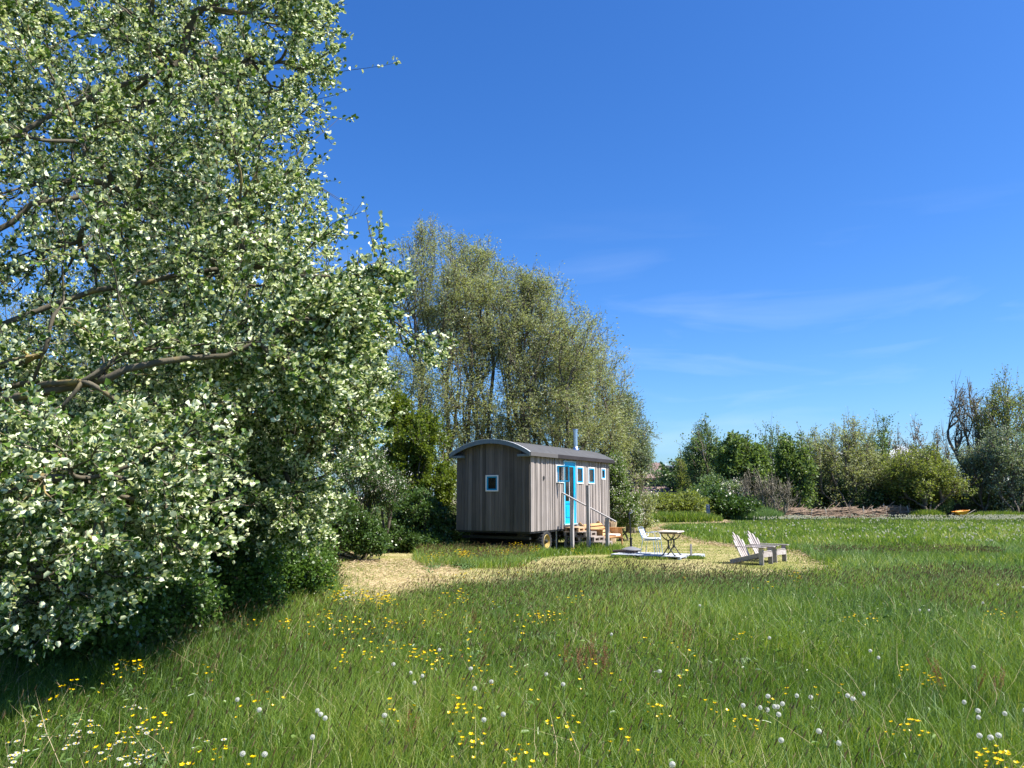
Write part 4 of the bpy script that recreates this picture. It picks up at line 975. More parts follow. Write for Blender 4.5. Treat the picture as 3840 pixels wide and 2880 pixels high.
hedge('alder', 2645, 1600, 62, 82, 'alder', 'blue-green alder left in the far hedgerow, right of the barn', 'alder tree', n=520, low=1900, lpt=26)
hedge('bush', 2562, 1715, 66, 27, 'yellowgreen', 'slim yellowish bush rising beside the farm roofs', 'bush', n=150, lpt=18)
hedge('maple', 2795, 1655, 58, 88, 'bright', 'rounded bright green maple in the far hedgerow', 'maple tree', n=620, lpt=34, low=1860, ln=.2, wd=.17)
hedge('field_elm', 2915, 1603, 68, 60, 'alder', 'thin-crowned grey-green tree behind the bright maple', 'tree', n=300, lpt=20)
hedge('maple', 2975, 1640, 59, 65, 'bright', 'narrow bright green maple right of the rounded one', 'maple tree', n=420, lpt=30, ln=.19, wd=.15)
hedge('pollard_willow', 3170, 1590, 60, 150, 'willow', 'wide olive willow in the middle of the far hedgerow', 'willow tree', n=1000, lpt=24, wd=.07, stems=6, ln=.2)
hedge('alder', 3290, 1588, 66, 62, 'alder', 'dark-topped alder just behind the wide olive willow', 'alder tree', n=320, lpt=26)
hedge('young_alder', 3382, 1612, 64, 38, 'brownleaf', 'thin brownish young tree right of the dark-topped alder', 'tree', n=170, lpt=8, ln=.14, wd=.1, stems=2, r0=.07)
hedge('young_alder', 3452, 1594, 64, 55, 'brownleaf', 'sparse spreading young tree with sky showing through', 'tree', n=230, lpt=7, ln=.14, wd=.1, stems=2, r0=.07)
hedge('young_alder', 3530, 1590, 65, 35, 'brownleaf', 'sparse slender young tree left of the tall bare poplar', 'tree', n=150, lpt=7, ln=.14, wd=.1, stems=2, r0=.07)
hedge('sallow', 3480, 1690, 58, 130, 'yellowgreen', 'broad yellow-green sallow under the sparse young trees', 'tree', n=950, lpt=28, stems=5)
hedge('bare_poplar', 3660, 1440, 68, 78, 'brownleaf', 'tall almost leafless poplar at the right', 'poplar tree', n=620, lpt=9, ln=.12, wd=.09, stems=3, r0=.17, bark='greybark', up=1.2, rt=.016, shell=.2, low=1860)
hedge('tall_poplar', 3820, 1440, 65, 115, 'yellowgreen', 'tall poplar with thin yellowish young leaves at the right edge', 'poplar tree', n=720, lpt=19, ln=.17, wd=.09, stems=3, r0=.2, bark='greybark', up=.9, rt=.014, shell=.3, low=1850)
hedge('grey_sallow', 3690, 1660, 60, 75, 'greywillow', 'pale grey-green sallow below the bare poplar', 'tree', n=420, lpt=22, low=1880)
hedge('grey_sallow', 3810, 1625, 58, 95, 'greywillow', 'pale grey-green sallow at the right edge below the tall poplar', 'tree', n=560, lpt=24, low=1900)
hedge('sallow', 4010, 1600, 60, 130, 'alder', 'green tree just beyond the right edge of the view', 'tree', n=500, lpt=28)
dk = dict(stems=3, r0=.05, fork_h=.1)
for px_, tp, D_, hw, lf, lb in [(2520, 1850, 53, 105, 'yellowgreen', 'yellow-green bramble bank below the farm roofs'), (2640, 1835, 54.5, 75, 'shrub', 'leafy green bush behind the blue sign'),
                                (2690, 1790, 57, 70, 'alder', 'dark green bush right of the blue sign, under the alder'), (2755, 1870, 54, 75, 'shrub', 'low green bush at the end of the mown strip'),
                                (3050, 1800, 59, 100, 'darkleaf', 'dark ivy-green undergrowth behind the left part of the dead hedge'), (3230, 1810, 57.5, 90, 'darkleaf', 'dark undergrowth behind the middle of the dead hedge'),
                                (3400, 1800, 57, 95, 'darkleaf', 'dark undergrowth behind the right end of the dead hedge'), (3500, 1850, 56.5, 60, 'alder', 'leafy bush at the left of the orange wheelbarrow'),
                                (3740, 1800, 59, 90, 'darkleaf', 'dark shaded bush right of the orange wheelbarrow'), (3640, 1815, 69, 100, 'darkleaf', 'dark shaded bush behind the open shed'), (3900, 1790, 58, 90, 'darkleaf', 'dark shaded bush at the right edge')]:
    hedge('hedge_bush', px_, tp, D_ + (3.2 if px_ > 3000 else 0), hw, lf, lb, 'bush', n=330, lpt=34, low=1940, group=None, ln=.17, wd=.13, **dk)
tree('hawthorn_bush', 2745, 56, [ell(2745, 1850, 56, 1.1, .8, .9)], 260, 'alder', 'whitish flowering hawthorn in the far hedgerow under the bright maple', 'hawthorn', ln=.14, wd=.1, lpt=22, blossom=(150, .2), rt=.01, **{k: v for k, v in bk.items()})
for px_, tp, hw, lb in [(2815, 1775, 55, 'dead leafless brown bush left of the pale tall grass'), (2905, 1780, 60, 'dead leafless brown bush right behind the pale tall grass')]:
    hedge('dead_bush', px_, tp, 55.5, hw, 'brownleaf', lb, 'dead bush', n=260, lpt=5, low=1930, ln=.08, wd=.05, bark='greybark', rt=.012, stems=4, r0=.06, fork_h=.12)
# woodland beyond, so no bare horizon shows
for px_, hw in [(2780, 260), (3250, 260)]:
    hedge('far_tree', px_, 1715, 78, hw, 'darkleaf', 'far dark tree closing the view behind the ' + ('maples' if px_ < 3000 else 'wide olive willow'), 'tree', n=600, lpt=34, low=1900, ln=.3, wd=.25)

# ================================================================ GRASS
def field(x, y, sc, seed):
    r_ = np.random.default_rng(seed); v = 0
    for k in range(9):
        a = r_.uniform(0, 6.28); fq = r_.uniform(.5, 2.2) * sc; v = v + np.sin((x * math.cos(a) + y * math.sin(a)) * fq + r_.uniform(0, 6.28) + 1.3 * np.sin((x * math.sin(a) - y * math.cos(a)) * fq * .6))
    return v / 9 * 1.8
def wedge(n, d0, d1, k=.74, extra=2.4, p=1.0):
    u = rng.random(n); D = np.sqrt(d0 * d0 + u * (d1 * d1 - d0 * d0)); X = rng.uniform(-1, 1, n) * (k * D + extra)
    return X, D
def leftlimit(y): return np.interp(y, [0, 6, 8, 9.6, 11.5, 13.5, 15.5, 17, 19, 24], [-9, -7.5, -5.7, -5.3, -5.0, -4.6, -4.2, -4.2, -6, -9])
def blades(x, y, h, w_, seed_lean=(.10, .0), curl=.35, upright=.22):
    n = len(x); a = rng.uniform(0, 2 * math.pi, n); s = np.stack([np.cos(a), np.sin(a), np.zeros(n)], 1)
    ln = np.stack([seed_lean[0] + rng.normal(0, upright, n), seed_lean[1] + rng.normal(0, upright, n), np.ones(n)], 1)
    p0 = np.stack([x, y, np.full(n, -.01)], 1); h = h[:, None]; w_ = w_[:, None]
    cv = np.stack([rng.normal(.05, curl, n), rng.normal(0, curl, n), -np.abs(rng.normal(0, .18, n))], 1)
    p1 = p0 + ln * h * .5; p2 = p0 + (ln + cv * .8) * h
    V = np.stack([p0 - s * w_ * .5, p0 + s * w_ * .5, p1 - s * w_ * .42, p1 + s * w_ * .42, p2], 1).reshape(-1, 3)
    b = np.arange(n)[:, None] * 5
    return V, b + np.array([[0, 1, 3, 2]]), b + np.array([[2, 3, 4]]), p2, ln
def build_blades(name, sets, mat, label, kind='stuff'):
    Vs, Q, T, R_ = [], [], [], []; off = 0
    for (V, q, t, rv) in sets:
        Vs.append(V); Q.append(q + off); T.append(t + off); R_.append(np.repeat(rv, 5)); off += len(V)
    return props(obj(name, mesh_np(name, np.concatenate(Vs), [np.concatenate(Q), np.concatenate(T)], mat, None, np.concatenate(R_))), label, None, None, kind)
def hutmask(x, y):
    dx = x - C0[0]; dy = y - C0[1]; u = dx * U[0] + dy * U[1]; o = dx * NV[0] + dy * NV[1]
    hut_ = (u > -.0) & (u < LEN) & (o > -WID) & (o < .0); st = (u > 2.1) & (u < 3.1) & (o > -.1) & (o < 1.68)
    dk_ = (u > .38) & (u < 1.52) & (o > 2.28) & (o < 4.28) | (u > 1.13) & (u < 1.72) & (o > 4.2) & (o < 4.58)
    return hut_, st | dk_
sets, bsets, ssets = [], [], []
for n, d0, d1 in ((200000, 2.2, 7.5), (195000, 7.5, 14), (150000, 14, 24), (150000, 24, 42), (110000, 42, 66)):
    x, y = wedge(n, d0, d1)
    jx, jy = rng.normal(0, .4, n) + .35 * field(x, y, 2.2, 71), rng.normal(0, .5, n) + .4 * field(x, y, 1.8, 72); inm = inside(x + jx, y + jy, mown) & ~inside(x, y, tuft); inr = inside(x, y, mown); hm, dm = hutmask(x, y)
    far = y > np.interp(x, [-40, 5, 9, 14, 60], [27, 27, 50, 58, 62]); lf = x < leftlimit(y) - 1.5
    keep = ~inm & ~dm & ~far & ~lf & ~((x < 1.0) & (y > 25)) ; hidden = (y > 26) & (x < 3.2); keep &= ~hidden
    x, y = x[keep], y[keep]; hm = hm[keep]; inr = inr[keep]
    f1_ = field(x, y, 1.1, 3); f2_ = field(x, y, .35, 5); f3_ = field(x, y, 3.0, 8)
    h = .27 + .10 * f1_ + .08 * f3_ + .03 * f2_
    short = np.clip((-1.0 - x) / 1.5, 0, 1) * np.clip((7.5 - y) / 2.5, 0, 1); h *= (1 - .5 * short)
    h = np.where(hm, .10 + .05 * rng.random(len(h)), h); h *= rng.uniform(.35, 1.2, len(h)); h = np.clip(h, .05, .6)
    tuft_in = inside(x, y, tuft); h = np.where(tuft_in, h * .95, h)
    h = h * np.interp(y, [24, 36, 50, 60], [1, .9, .45, .35]); h = np.where(inr & ~tuft_in, h * .5, h)
    w_ = np.maximum(.0042, y * .00062) * rng.uniform(.7, 1.35, len(x))
    rv = np.clip(.44 + .20 * f1_ + .24 * f2_ + .14 * f3_ + rng.normal(0, .24, len(x)), 0, 1)
    V, q, t, tp_, ln_ = blades(x, y, h, w_)
    blue = (f2_ + .25 * np.sin(x * .4) + (x - 1) * .12 > .35) & (y < 24)
    sets.append((V, q, t, rv))
build_blades('meadow_grass', sets, M['grass'], 'tall green meadow grass leaning in the wind')
# blue-green coarser blades in drifts on the right
x, y = wedge(130000, 3.2, 24); fb = field(x, y, .5, 21) + (x / (y + 1)) * 1.6
k_ = (fb > .45) & ~inside(x, y, mown) & (x > leftlimit(y)) & ~hutmask(x, y)[1] & ~hutmask(x, y)[0]; x, y = x[k_], y[k_]
h = (.36 + .07 * field(x, y, 1.1, 3)) * rng.uniform(.6, 1.1, len(x)); w_ = np.maximum(.0048, y * .00062) * rng.uniform(.8, 1.3, len(x))
V, q, t, _, _ = blades(x, y, h, w_, (.16, 0), .25, .15)
build_blades('blue_grass', [(V, q, t, np.clip(.5 + rng.normal(0, .25, len(x)), 0, 1))], M['bluegrass'], 'coarser blue-green grass in drifts among the meadow')
# flowering grass heads
x, y = wedge(85000, 3.5, 21)
fs = field(x, y, .55, 31) + 1.4 * np.exp(-((x - (-.9)) / 2.4)**2) - .3 + .35 * (y > 12); k_ = (fs > -.05) & ~(inside(x, y, mown) & ~inside(x, y, tuft)) & (x > leftlimit(y)) & ~hutmask(x, y)[1] & ~hutmask(x, y)[0] & (rng.random(len(x)) < .55 + .3 * (y > 10))
x, y = x[k_], y[k_]; n = len(x)
h = (.40 + .06 * field(x, y, 1.1, 3)) * rng.uniform(.75, 1.12, n); w_ = np.maximum(.0018, y * .0003)
V, q, t, tp_, ln_ = blades(x, y, h, w_, (.14, 0), .12, .12)
build_blades('grass_stalks', [(V, q, t, np.clip(.7 + rng.normal(0, .2, n), 0, 1))], M['palegrass'], 'thin flowering grass stalks above the meadow')
hl = rng.uniform(.035, .075, n); hw_ = np.maximum(.007, y * .0007); d = unit(ln_ + np.array([.35, 0, 0])); Vs = []; Qs = []; off = 0
for nr in (np.array([0, 1., 0]), np.array([1., 0, .2])):
    V, q, k = leaves(tp_ - d * hl[:, None] * .3, d, np.broadcast_to(nr, d.shape) + rng.normal(0, .3, d.shape), hl, hw_, False); Vs.append(V); Qs.append(q + off); off += len(V)
props(obj('seed_heads', mesh_np('seed_heads', np.concatenate(Vs), [np.concatenate(Qs)], M['seed'], None, np.tile(np.repeat(rng.random(n), 4), 2))), 'brown flowering heads of the meadow grass', None, None, 'stuff')
# broad-leaved weeds low in the sward
x, y = wedge(26000, 3.2, 17); k_ = (field(x, y, 1.4, 81) + rng.normal(0, .5, len(x)) > .15) & ~(inside(x, y, mown)) & (x > leftlimit(y) - .5) & ~hutmask(x, y)[1]; x, y = x[k_], y[k_]; n = len(x)
pos = np.column_stack([x, y, rng.uniform(.03, .24, n)]); d = unit(np.column_stack([rng.normal(size=(n, 2)), rng.normal(.25, .3, n)]))
V, q, k = leaves(pos, d, unit(rng.normal(0, .35, (n, 3)) + [0, 0, 1]), rng.uniform(.02, .075, n), rng.uniform(.012, .034, n), True)
props(obj('meadow_weeds', mesh_np('meadow_weeds', V, [q], M['bramble'], None, np.repeat(rng.random(n), k))), 'broad leaves of clover, dock and plantain in the meadow', None, None, 'stuff')
# dead stalks lying among the grass
x, y = wedge(4000, 3.2, 15); k_ = ~(inside(x, y, mown)) & (x > leftlimit(y)); x, y = x[k_], y[k_]
V, q, t, _, _ = blades(x, y, rng.uniform(.25, .5, len(x)), np.full(len(x), .0028), (.15, 0), .5, .45)
build_blades('dead_stalks', [(V, q, t, rng.random(len(x)))], M['hay'], 'pale dead stalks among the meadow grass')
# mown stubble
x, y = [], []
bb0, bb1 = mown.min(0), mown.max(0)
n = 260000; y = 11 + (rng.random(n)**1.25) * (bb1[1] - 11); x = rng.uniform(bb0[0], bb1[0], n)
k_ = inside(x, y, mown) & ~hutmask(x, y)[1] & ~inside(x, y, tuft); x, y = x[k_], y[k_]; n = len(x)
fy = field(x, y, .45, 41); V, q, t, _, _ = blades(x, y, rng.uniform(.012, .055, n) * (1 + .3 * fy), np.maximum(.005, y * .0006), (0, 0), .8, .7)
build_blades('mown_stubble', [(V, q, t, np.clip(.42 + .4 * fy + np.where(x < -.5, .3, -.1) + np.where(y > 30, .2, 0) + rng.normal(0, .25, n), 0, 1))], M['mown'], 'short dry stubble of the mown lawn')
x, y = rng.uniform(bb0[0], bb1[0], 90000), rng.uniform(11, bb1[1], 90000)
k_ = inside(x, y, mown) & ~hutmask(x, y)[1] & ((field(x, y, .8, 61) + .8 * field(x, y, 3, 62) + rng.normal(0, .4, len(x)) > .25)); x, y = x[k_], y[k_]
V, q, t, _, _ = blades(x, y, rng.uniform(.03, .10, len(x)), np.maximum(.005, y * .0006), (.03, 0), .4, .35)
build_blades('young_grass', [(V, q, t, np.clip(.5 + rng.normal(0, .25, len(x)), 0, 1))], M['grass'], 'fresh green regrowth in the mown lawn')
# hay lying along the edges of the mown lawn and in the left corner
n = 26000; e = rng.integers(0, len(mown), n); f_ = rng.random((n, 1)); A_ = mown[e]; B_ = mown[(e + 1) % len(mown)]; pt = A_ + (B_ - A_) * f_ + rng.normal(0, .22, (n, 2))
n2 = 9000; ex = np.stack([rng.uniform(-4.2, -1.2, n2), rng.uniform(13.0, 20.5, n2)], 1); pt = np.concatenate([pt, ex[inside(ex[:, 0], ex[:, 1], mown)]])
k_ = ~hutmask(pt[:, 0], pt[:, 1])[1]; pt = pt[k_]; n = len(pt)
pos = np.column_stack([pt, rng.uniform(.01, .07, n)]); d = unit(np.column_stack([rng.normal(size=(n, 2)), rng.normal(0, .25, n)]))
V, q, k = leaves(pos, d, unit(rng.normal(size=(n, 3)) + [0, 0, 1]), rng.uniform(.06, .16, n), np.maximum(.005, pt[:, 1] * .0005), False)
props(obj('cut_hay', mesh_np('cut_hay', V, [q], M['hay'], None, np.repeat(rng.random(n), 4))), 'pale dry hay lying along the edge of the mown lawn', None, None, 'stuff')
# pale tall grass clump by the dead hedge, green verge at the hedge foot
def patch(name, cx, cy, rx, ry, n, h0, mat, label, w_=.03):
    a = rng.uniform(0, 6.28, n); r_ = np.sqrt(rng.random(n)); x = cx + rx * r_ * np.cos(a); y = cy + ry * r_ * np.sin(a)
    h = h0 * (1 - .45 * r_**3) * rng.uniform(.6, 1.1, n); V, q, t, _, _ = blades(x, y, h, np.full(n, w_), (.05, 0), .2, .15)
    return build_blades(name, [(V, q, t, rng.random(n))], mat, label)
g = G(2845, 1950); patch('tall_pale_grass', g[0], g[1] + .8, 1.9, 1.4, 9000, 1.0, M['palegrass'], 'pale green tall grass left of the dead hedge')
for i_, (pa, pb, D_, hh) in enumerate([(2350, 2720, 48.5, .8), (3430, 3560, 57, .7), (3640, 3900, 57, .6)]):
    a = P(pa, 1900, D_); b2 = P(pb, 1900, D_)
    patch('hedge_verge', (a[0] + b2[0]) / 2, D_ + .8, (b2[0] - a[0]) / 2, .9, 7000, hh, M['grass'], ['rank green herbs at the foot of the hedge by the sign', 'rank green grass right of the dead hedge', 'rank green grass under the dark bushes at the right edge'][i_], .035)
for i_, (u_, o_, rr) in enumerate([(2.05, .75, .3), (2.0, 1.3, .35), (2.1, 1.75, .25), (.30, 3.6, .55), (.32, 2.7, .5), (1.0, 4.5, .25)]):
    c_ = W(u_, o_); patch('grass_tuft', c_[0], c_[1], rr, .22, 900 if i_ < 3 else 700, .36 if i_ < 3 else .13, M['grass'], ['green grass tuft between the first two rail posts', 'green grass tuft between the last two rail posts', 'green grass tuft at the foot of the lowest step', 'grass growing up the front edge of the white deck below the table', 'grass growing up the front edge of the white deck below the log', 'grass tuft beside the short peg'][i_], .012)

# ================================================================ FLOWERS
def ring(n, r, z, ph=0): a = np.arange(n) * 2 * math.pi / n + ph; return np.stack([r * np.cos(a), r * np.sin(a), np.full(n, z)], 1)
def buttercup_mesh():
    mb_ = MB(); mb_.tube([(0, 0, 0), (.012, .006, .16), (0, 0, .33)], [.0016, .0014, .001], 3)
    mb_.tube([(.01, .005, .15), (.05, .01, .22), (.06, .015, .28)], .001, 3)
    for k in range(4): 
        a = k * 1.6; mb_.add([(0, 0, .02), (.05 * math.cos(a) - .01, .05 * math.sin(a), .09), (.09 * math.cos(a), .09 * math.sin(a), .06), (.05 * math.cos(a) + .012, .05 * math.sin(a) + .012, .09)], [(0, 1, 2, 3)])
    for (cx, cy, cz, r_) in ((0, 0, .33, .0155), (.06, .015, .28, .011)):
        for k in range(5):
            a = k * 1.2566; c_, s_ = math.cos(a), math.sin(a); c2, s2 = math.cos(a + .62), math.sin(a + .62); c3, s3 = math.cos(a - .62), math.sin(a - .62)
            mb_.add([(cx, cy, cz), (cx + r_ * .75 * c3, cy + r_ * .75 * s3, cz + .006), (cx + r_ * 1.05 * c_, cy + r_ * 1.05 * s_, cz + .009), (cx + r_ * .75 * c2, cy + r_ * .75 * s2, cz + .006)], [(0, 1, 2, 3)], mi=1)
    return mb_
def clock_mesh():
    mb_ = MB(); mb_.tube([(0, 0, 0), (.01, 0, .2), (0, 0, .36)], [.003, .0025, .002], 4)
    g_ = math.pi * (3 - math.sqrt(5)); mb_.tube([(0, 0, .352), (0, 0, .36), (0, 0, .366)], [.003, .006, .002], 6)
    for i in range(64):
        z = 1 - 2 * (i + .5) / 64
        if z < -.93: continue
        r_ = math.sqrt(1 - z * z); t = g_ * i; d = np.array([r_ * math.cos(t), r_ * math.sin(t), z]); o = np.array([0, 0, .362]); p = o + d * .0145
        s = np.cross(d, [0, 0, 1.]); s /= np.linalg.norm(s) + 1e-9; u_ = np.cross(s, d); q_ = .0034
        mb_.add([p + s * q_, p + u_ * q_, p - s * q_, p - u_ * q_], [(0, 1, 2, 3)], mi=1); mb_.add([o, p + s * .0005, p - s * .0005], [(0, 1, 2)], mi=1)
    return mb_
def daisy_mesh():
    mb_ = MB(); mb_.tube([(0, 0, 0), (0, 0, .13)], .0015, 3)
    for k in range(11):
        a = k * 2 * math.pi / 11; a1 = a - .18; a2 = a + .18
        mb_.add([(.003 * math.cos(a), .003 * math.sin(a), .131), (.014 * math.cos(a1), .014 * math.sin(a1), .133), (.017 * math.cos(a), .017 * math.sin(a), .133), (.014 * math.cos(a2), .014 * math.sin(a2), .133)], [(0, 1, 2, 3)], mi=1)
    mb_.tube([(0, 0, .131), (0, 0, .136), (0, 0, .138)], [.006, .005, .001], 8, mi=2); return mb_
def sorrel_mesh():
    mb_ = MB()
    for s in range(5):
        x_, y_ = random.uniform(-.06, .06), random.uniform(-.06, .06); h_ = random.uniform(.26, .4); mb_.tube([(x_ * .4, y_ * .4, 0), (x_, y_, h_)], .0018, 3, mi=0)
        for k in range(34):
            f_ = random.uniform(.55, 1.02); p = np.array([x_ * f_, y_ * f_, h_ * f_]) + np.array([random.gauss(0, .007) for _ in range(3)]); a = random.uniform(0, 6.28); q_ = .006
            mb_.add([p, p + [q_ * math.cos(a), q_ * math.sin(a), q_ * .3], p + [q_ * .3, 0, q_ * 1.6], p + [-q_ * math.sin(a), q_ * math.cos(a), q_]], [(0, 1, 2, 3)], mi=0)
    return mb_
def scatter(proto_mb, name, mats, spots, label, cat, group, zt, hfix=1.):
    first = None
    for (px_, py_) in spots:
        g = G(px_, py_, zt)
        if g[1] > 60 or g[1] < 3: continue
        if first is None: o = first = proto_mb.build(name, mats); props(o, label, cat, group)
        else: o = first.copy(); link(o)
        s_ = random.uniform(.85, 1.15); o.location = (g[0], g[1], random.uniform(-.02, .02)); o.scale = (s_ * hfix, s_ * hfix, 1); o.rotation_euler = (random.gauss(0, .16), random.gauss(.1, .16), random.uniform(0, 6.28))
k = 3840 / 2212
cl = [(690, 1255, 24, 28, 12), (732, 1280, 20, 34, 12), (800, 1290, 24, 35, 9), (838, 1291, 14, 18, 7), (845, 1345, 14, 26, 10), (760, 1335, 12, 60, 15), (700, 1325, 10, 40, 15), (1175, 1323, 18, 32, 5), (1010, 1290, 13, 40, 12),
      (960, 1330, 10, 60, 20), (880, 1400, 13, 60, 22), (930, 1410, 10, 60, 20), (780, 1400, 10, 60, 20), (740, 1365, 9, 80, 22), (990, 1240, 9, 60, 10), (1090, 1236, 6, 70, 8), (300, 1430, 13, 38, 10), (160, 1475, 7, 22, 10), (455, 1445, 3, 30, 10),
      (580, 1505, 6, 18, 6), (350, 1550, 7, 28, 14), (250, 1590, 5, 22, 14), (490, 1625, 4, 40, 18), (1000, 1525, 9, 18, 14), (997, 1590, 6, 12, 18), (1130, 1625, 8, 28, 18), (1218, 1552, 5, 12, 9), (1420, 1525, 4, 14, 5), (1530, 1520, 3, 10, 4),
      (1590, 1552, 4, 40, 5), (1975, 1562, 7, 28, 5), (1830, 1330, 3, 10, 3), (1895, 1330, 3, 10, 3), (2150, 1322, 6, 18, 6), (1970, 1440, 3, 20, 8), (2020, 1463, 6, 36, 4), (2150, 1620, 8, 34, 16), (2185, 1645, 4, 20, 12), (1610, 1372, 3, 12, 3),
      (1470, 1393, 2, 8, 3), (1380, 1378, 2, 6, 2), (640, 1190 + 70, 8, 60, 10), (560, 1340, 5, 60, 10), (1640, 1265, 3, 30, 3), (1480, 1252, 3, 10, 2), (1720, 1243, 5, 14, 4), (1000, 1430, 5, 60, 20), (900, 1520, 6, 120, 30), (1100, 1470, 5, 80, 20), (620, 1340, 6, 40, 10),
      (1400, 1450, 4, 200, 20), (1750, 1480, 4, 300, 30), (1050, 1360, 7, 120, 15), (1250, 1290, 5, 60, 10), (1240, 1420, 3, 40, 10), (1320, 1590, 3, 60, 20), (540, 1640, 2, 10, 5), (405, 1640, 2, 10, 8)]
sp = [((x_ + random.gauss(0, .5) * sx_) * k, (y_ + random.gauss(0, .5) * sy_) * k) for x_, y_, n_, sx_, sy_ in cl for _ in range(n_)]
sp = [p for p in sp if p[1] < 2875]; sp.sort(key=lambda p: -p[1])
bm_ = buttercup_mesh(); bmats = [M['stem'], M['yellow']]
scatter(bm_, 'buttercup', bmats, sp[:290], 'yellow buttercup growing in the meadow grass', 'buttercup', 'buttercups in the near meadow', .33)
def bulk(mb_, name, mats, pts, label, scl=(1, 1, 1)):
    V0 = np.concatenate(mb_.V); Fs = mb_.F; Vs = []; MI = []; out = []; off = 0
    q4 = np.array([f for f in Fs if len(f) == 4]); q3 = np.array([f for f in Fs if len(f) == 3]).reshape(-1, 3); m4 = [m_ for f, m_ in zip(Fs, mb_.m) if len(f) == 4]; m3 = [m_ for f, m_ in zip(Fs, mb_.m) if len(f) == 3]
    n = len(pts); a = rng.uniform(0, 6.28, n); ca, sa = np.cos(a), np.sin(a); pts = np.asarray(pts); s_ = np.ones((n, 3)) * rng.uniform(.8, 1.2, (n, 1)) * np.array(scl)
    V = V0[None] * s_[:, None]; X_ = V[..., 0] * ca[:, None] - V[..., 1] * sa[:, None]; Y_ = V[..., 0] * sa[:, None] + V[..., 1] * ca[:, None]
    V = np.stack([X_ + pts[:, :1], Y_ + pts[:, 1:2], V[..., 2]], -1); b = (np.arange(n) * len(V0))[:, None, None]
    fs = [(q4[None] + b).reshape(-1, 4)]; mi = m4 * n
    if len(q3): fs.append((q3[None] + b).reshape(-1, 3)); mi += m3 * n
    return props(obj(name, mesh_np(name, V.reshape(-1, 3), fs, mats, mi, rng.random(n * len(V0)))), label, None, None, 'stuff')
bb_ = MB(); bb_.V = [v.copy() for v in bm_.V]; keep_f = [(f, m_) for f, m_ in zip(bm_.F, bm_.m) if len(f) == 4]; bb_.F = [f for f, _ in keep_f]; bb_.m = [m_ for _, m_ in keep_f]
far_b = [G(*p, .33)[:2] for p in sp[290:]]
hutb = [(1740, 2078, 46, 40, 14), (1892, 2072, 16, 22, 8), (1930, 2050, 24, 50, 7), (1625, 2085, 18, 40, 12), (2010, 2062, 8, 25, 6), (2150, 2066, 5, 20, 4), (1820, 2060, 8, 60, 8)]
far_b += [G(x_ + random.gauss(0, .5) * sx_, y_ + random.gauss(0, .5) * sy_, .3)[:2] for x_, y_, n_, sx_, sy_ in hutb for _ in range(n_)]
bulk(bb_, 'buttercup_drifts', bmats, far_b, 'yellow buttercups in dense drifts by the bank and in front of the hut wheels', (1.35, 1.35, 1.0))
cm = clock_mesh()
ck = [(483, 1513), (525, 1637), (650, 1540), (672, 1545), (686, 1558), (675, 1575), (1043, 1562), (1071, 1476), (1020, 1446), (1180, 1459), (1226, 1471), (1488, 1645), (1655, 1500), (1672, 1508), (1700, 1516), (1690, 1525), (1722, 1512), (1640, 1522), (1648, 1534), (1665, 1536),
      (1668, 1545), (1730, 1552), (1735, 1500), (1855, 1500), (1880, 1498), (1868, 1506), (1725, 1600), (1820, 1612), (2130, 1583), (2168, 1592), (2190, 1600), (2062, 1520), (2078, 1512), (2120, 1530), (2150, 1545), (2195, 1540), (1430, 1455), (1985, 1315), (2005, 1318), (2200, 1270), (2170, 1262), (2150, 1300),
      (735, 1282), (748, 1286), (757, 1283), (742, 1291), (762, 1290), (770, 1285), (728, 1290), (700, 1235), (692, 1243), (905, 1448), (890, 1465), (870, 1440), (1085, 1535), (560, 1600), (600, 1530), (820, 1548), (960, 1400), (1520, 1310), (1640, 1375), (1340, 1362), (1905, 1405), (1000, 1485), (940, 1452), (1890, 1420), (2100, 1440)]
scatter(cm, 'dandelion_clock', [M['stem'], M['clock']], [(x_ * k, y_ * k) for x_, y_ in ck], 'white dandelion clock standing in the meadow grass', 'dandelion clock', 'dandelion clocks in the near meadow', .36)
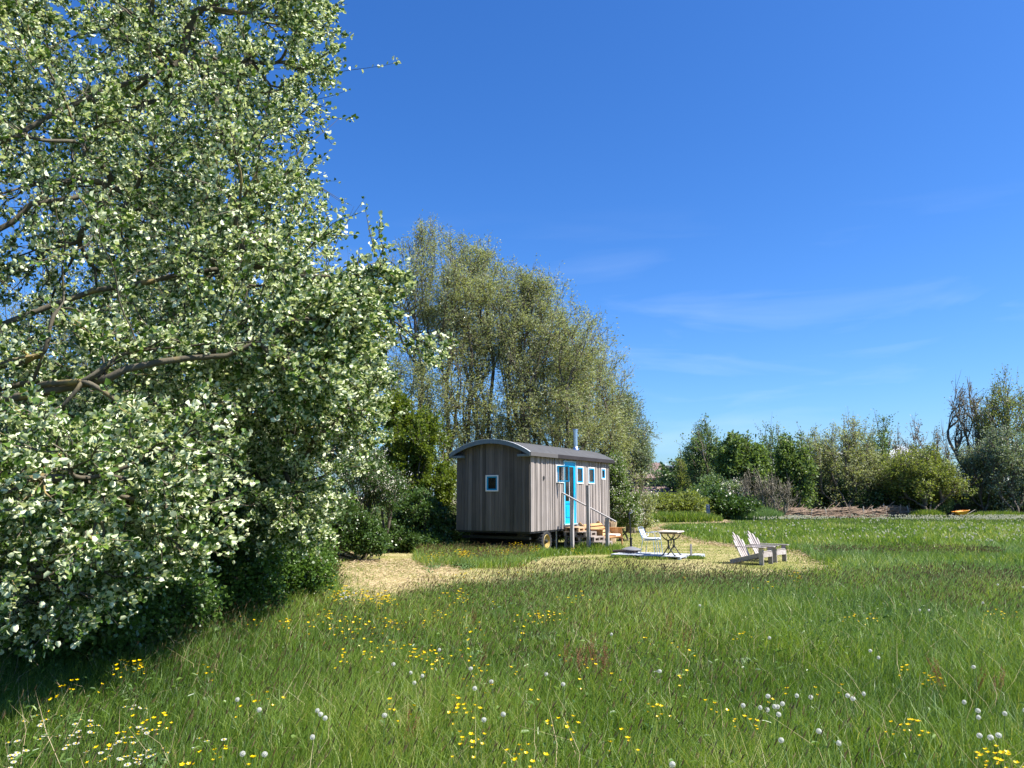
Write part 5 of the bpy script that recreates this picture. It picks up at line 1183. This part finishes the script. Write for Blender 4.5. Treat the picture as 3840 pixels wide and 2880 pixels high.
dz = [(random.gauss(x_, sx_) * k, random.gauss(y_, sy_) * k) for x_, y_, n_, sx_, sy_ in ((190, 1565, 10, 14, 5), (110, 1555, 6, 30, 8), (285, 1528, 5, 8, 3), (320, 1580, 6, 10, 5), (270, 1600, 6, 15, 5), (95, 1585, 6, 30, 8), (290, 1640, 12, 16, 5), (340, 1625, 5, 16, 5), (230, 1630, 6, 20, 6), (30, 1630, 8, 16, 12), (150, 1600, 6, 25, 8), (450, 1600, 4, 20, 8)) for _ in range(n_)]
scatter(daisy_mesh(), 'daisy', [M['stem'], M['white'], M['yellow']], [p for p in dz if p[1] < 2870], 'small white daisy in the short grass at the lower left', 'daisy', 'daisies at the lower left', .13, 1.1)
sr = [(2110, 2420), (2190, 2440), (2205, 2425), (2225, 2445), (2240, 2420), (2280, 2430), (2170, 2430), (2260, 2470), (2492, 2300), (2560, 2350), (395, 2270), (570, 2270), (2220, 2375), (3540, 2480), (3620, 2490), (3720, 2500), (1500, 2680), (1770, 2420), (1760, 2280)]
scatter(sorrel_mesh(), 'sorrel', [M['sorrel']], sr, 'reddish sorrel plant in seed among the grass', 'sorrel', 'sorrel plants in the meadow', .34, .8)
# white dandelion band along the far edge of the meadow
sm = MB(); sm.tube([(0, 0, 0), (0, 0, .21)], .004, 3, cap=False)
for (a_, b_2) in ((1, 0), (0, 1)): sm.add([(-.04 * a_, -.04 * b_2, .24), (0, 0, .20), (.04 * a_, .04 * b_2, .24), (0, 0, .28)], [(0, 1, 2, 3)], mi=1)
sm.add([(-.035, 0, .25), (0, -.035, .25), (.035, 0, .25), (0, .035, .25)], [(0, 1, 2, 3)], mi=1)
n = 4200; yy = rng.uniform(46, 57, n); xx = yy * rng.uniform(.31, .74, n); w1_ = field(xx, yy, .5, 51); kk = (yy > 48) & (w1_ + .5 * field(xx, yy, 1.5, 53) + rng.normal(0, .25, n) > .0)
n3 = 420; y3 = rng.uniform(24, 50, n3); x3 = y3 * rng.uniform(.22, .72, n3)
pts = np.concatenate([np.stack([xx[kk], yy[kk]], 1), np.stack([x3, y3], 1)[field(x3, y3, .4, 52) > -.1]]); pts = pts[~inside(pts[:, 0], pts[:, 1], mown)]
bulk(sm, 'dandelion_band', [M['stem'], M['fluff']], pts, 'band of white dandelion clocks along the far edge of the meadow')
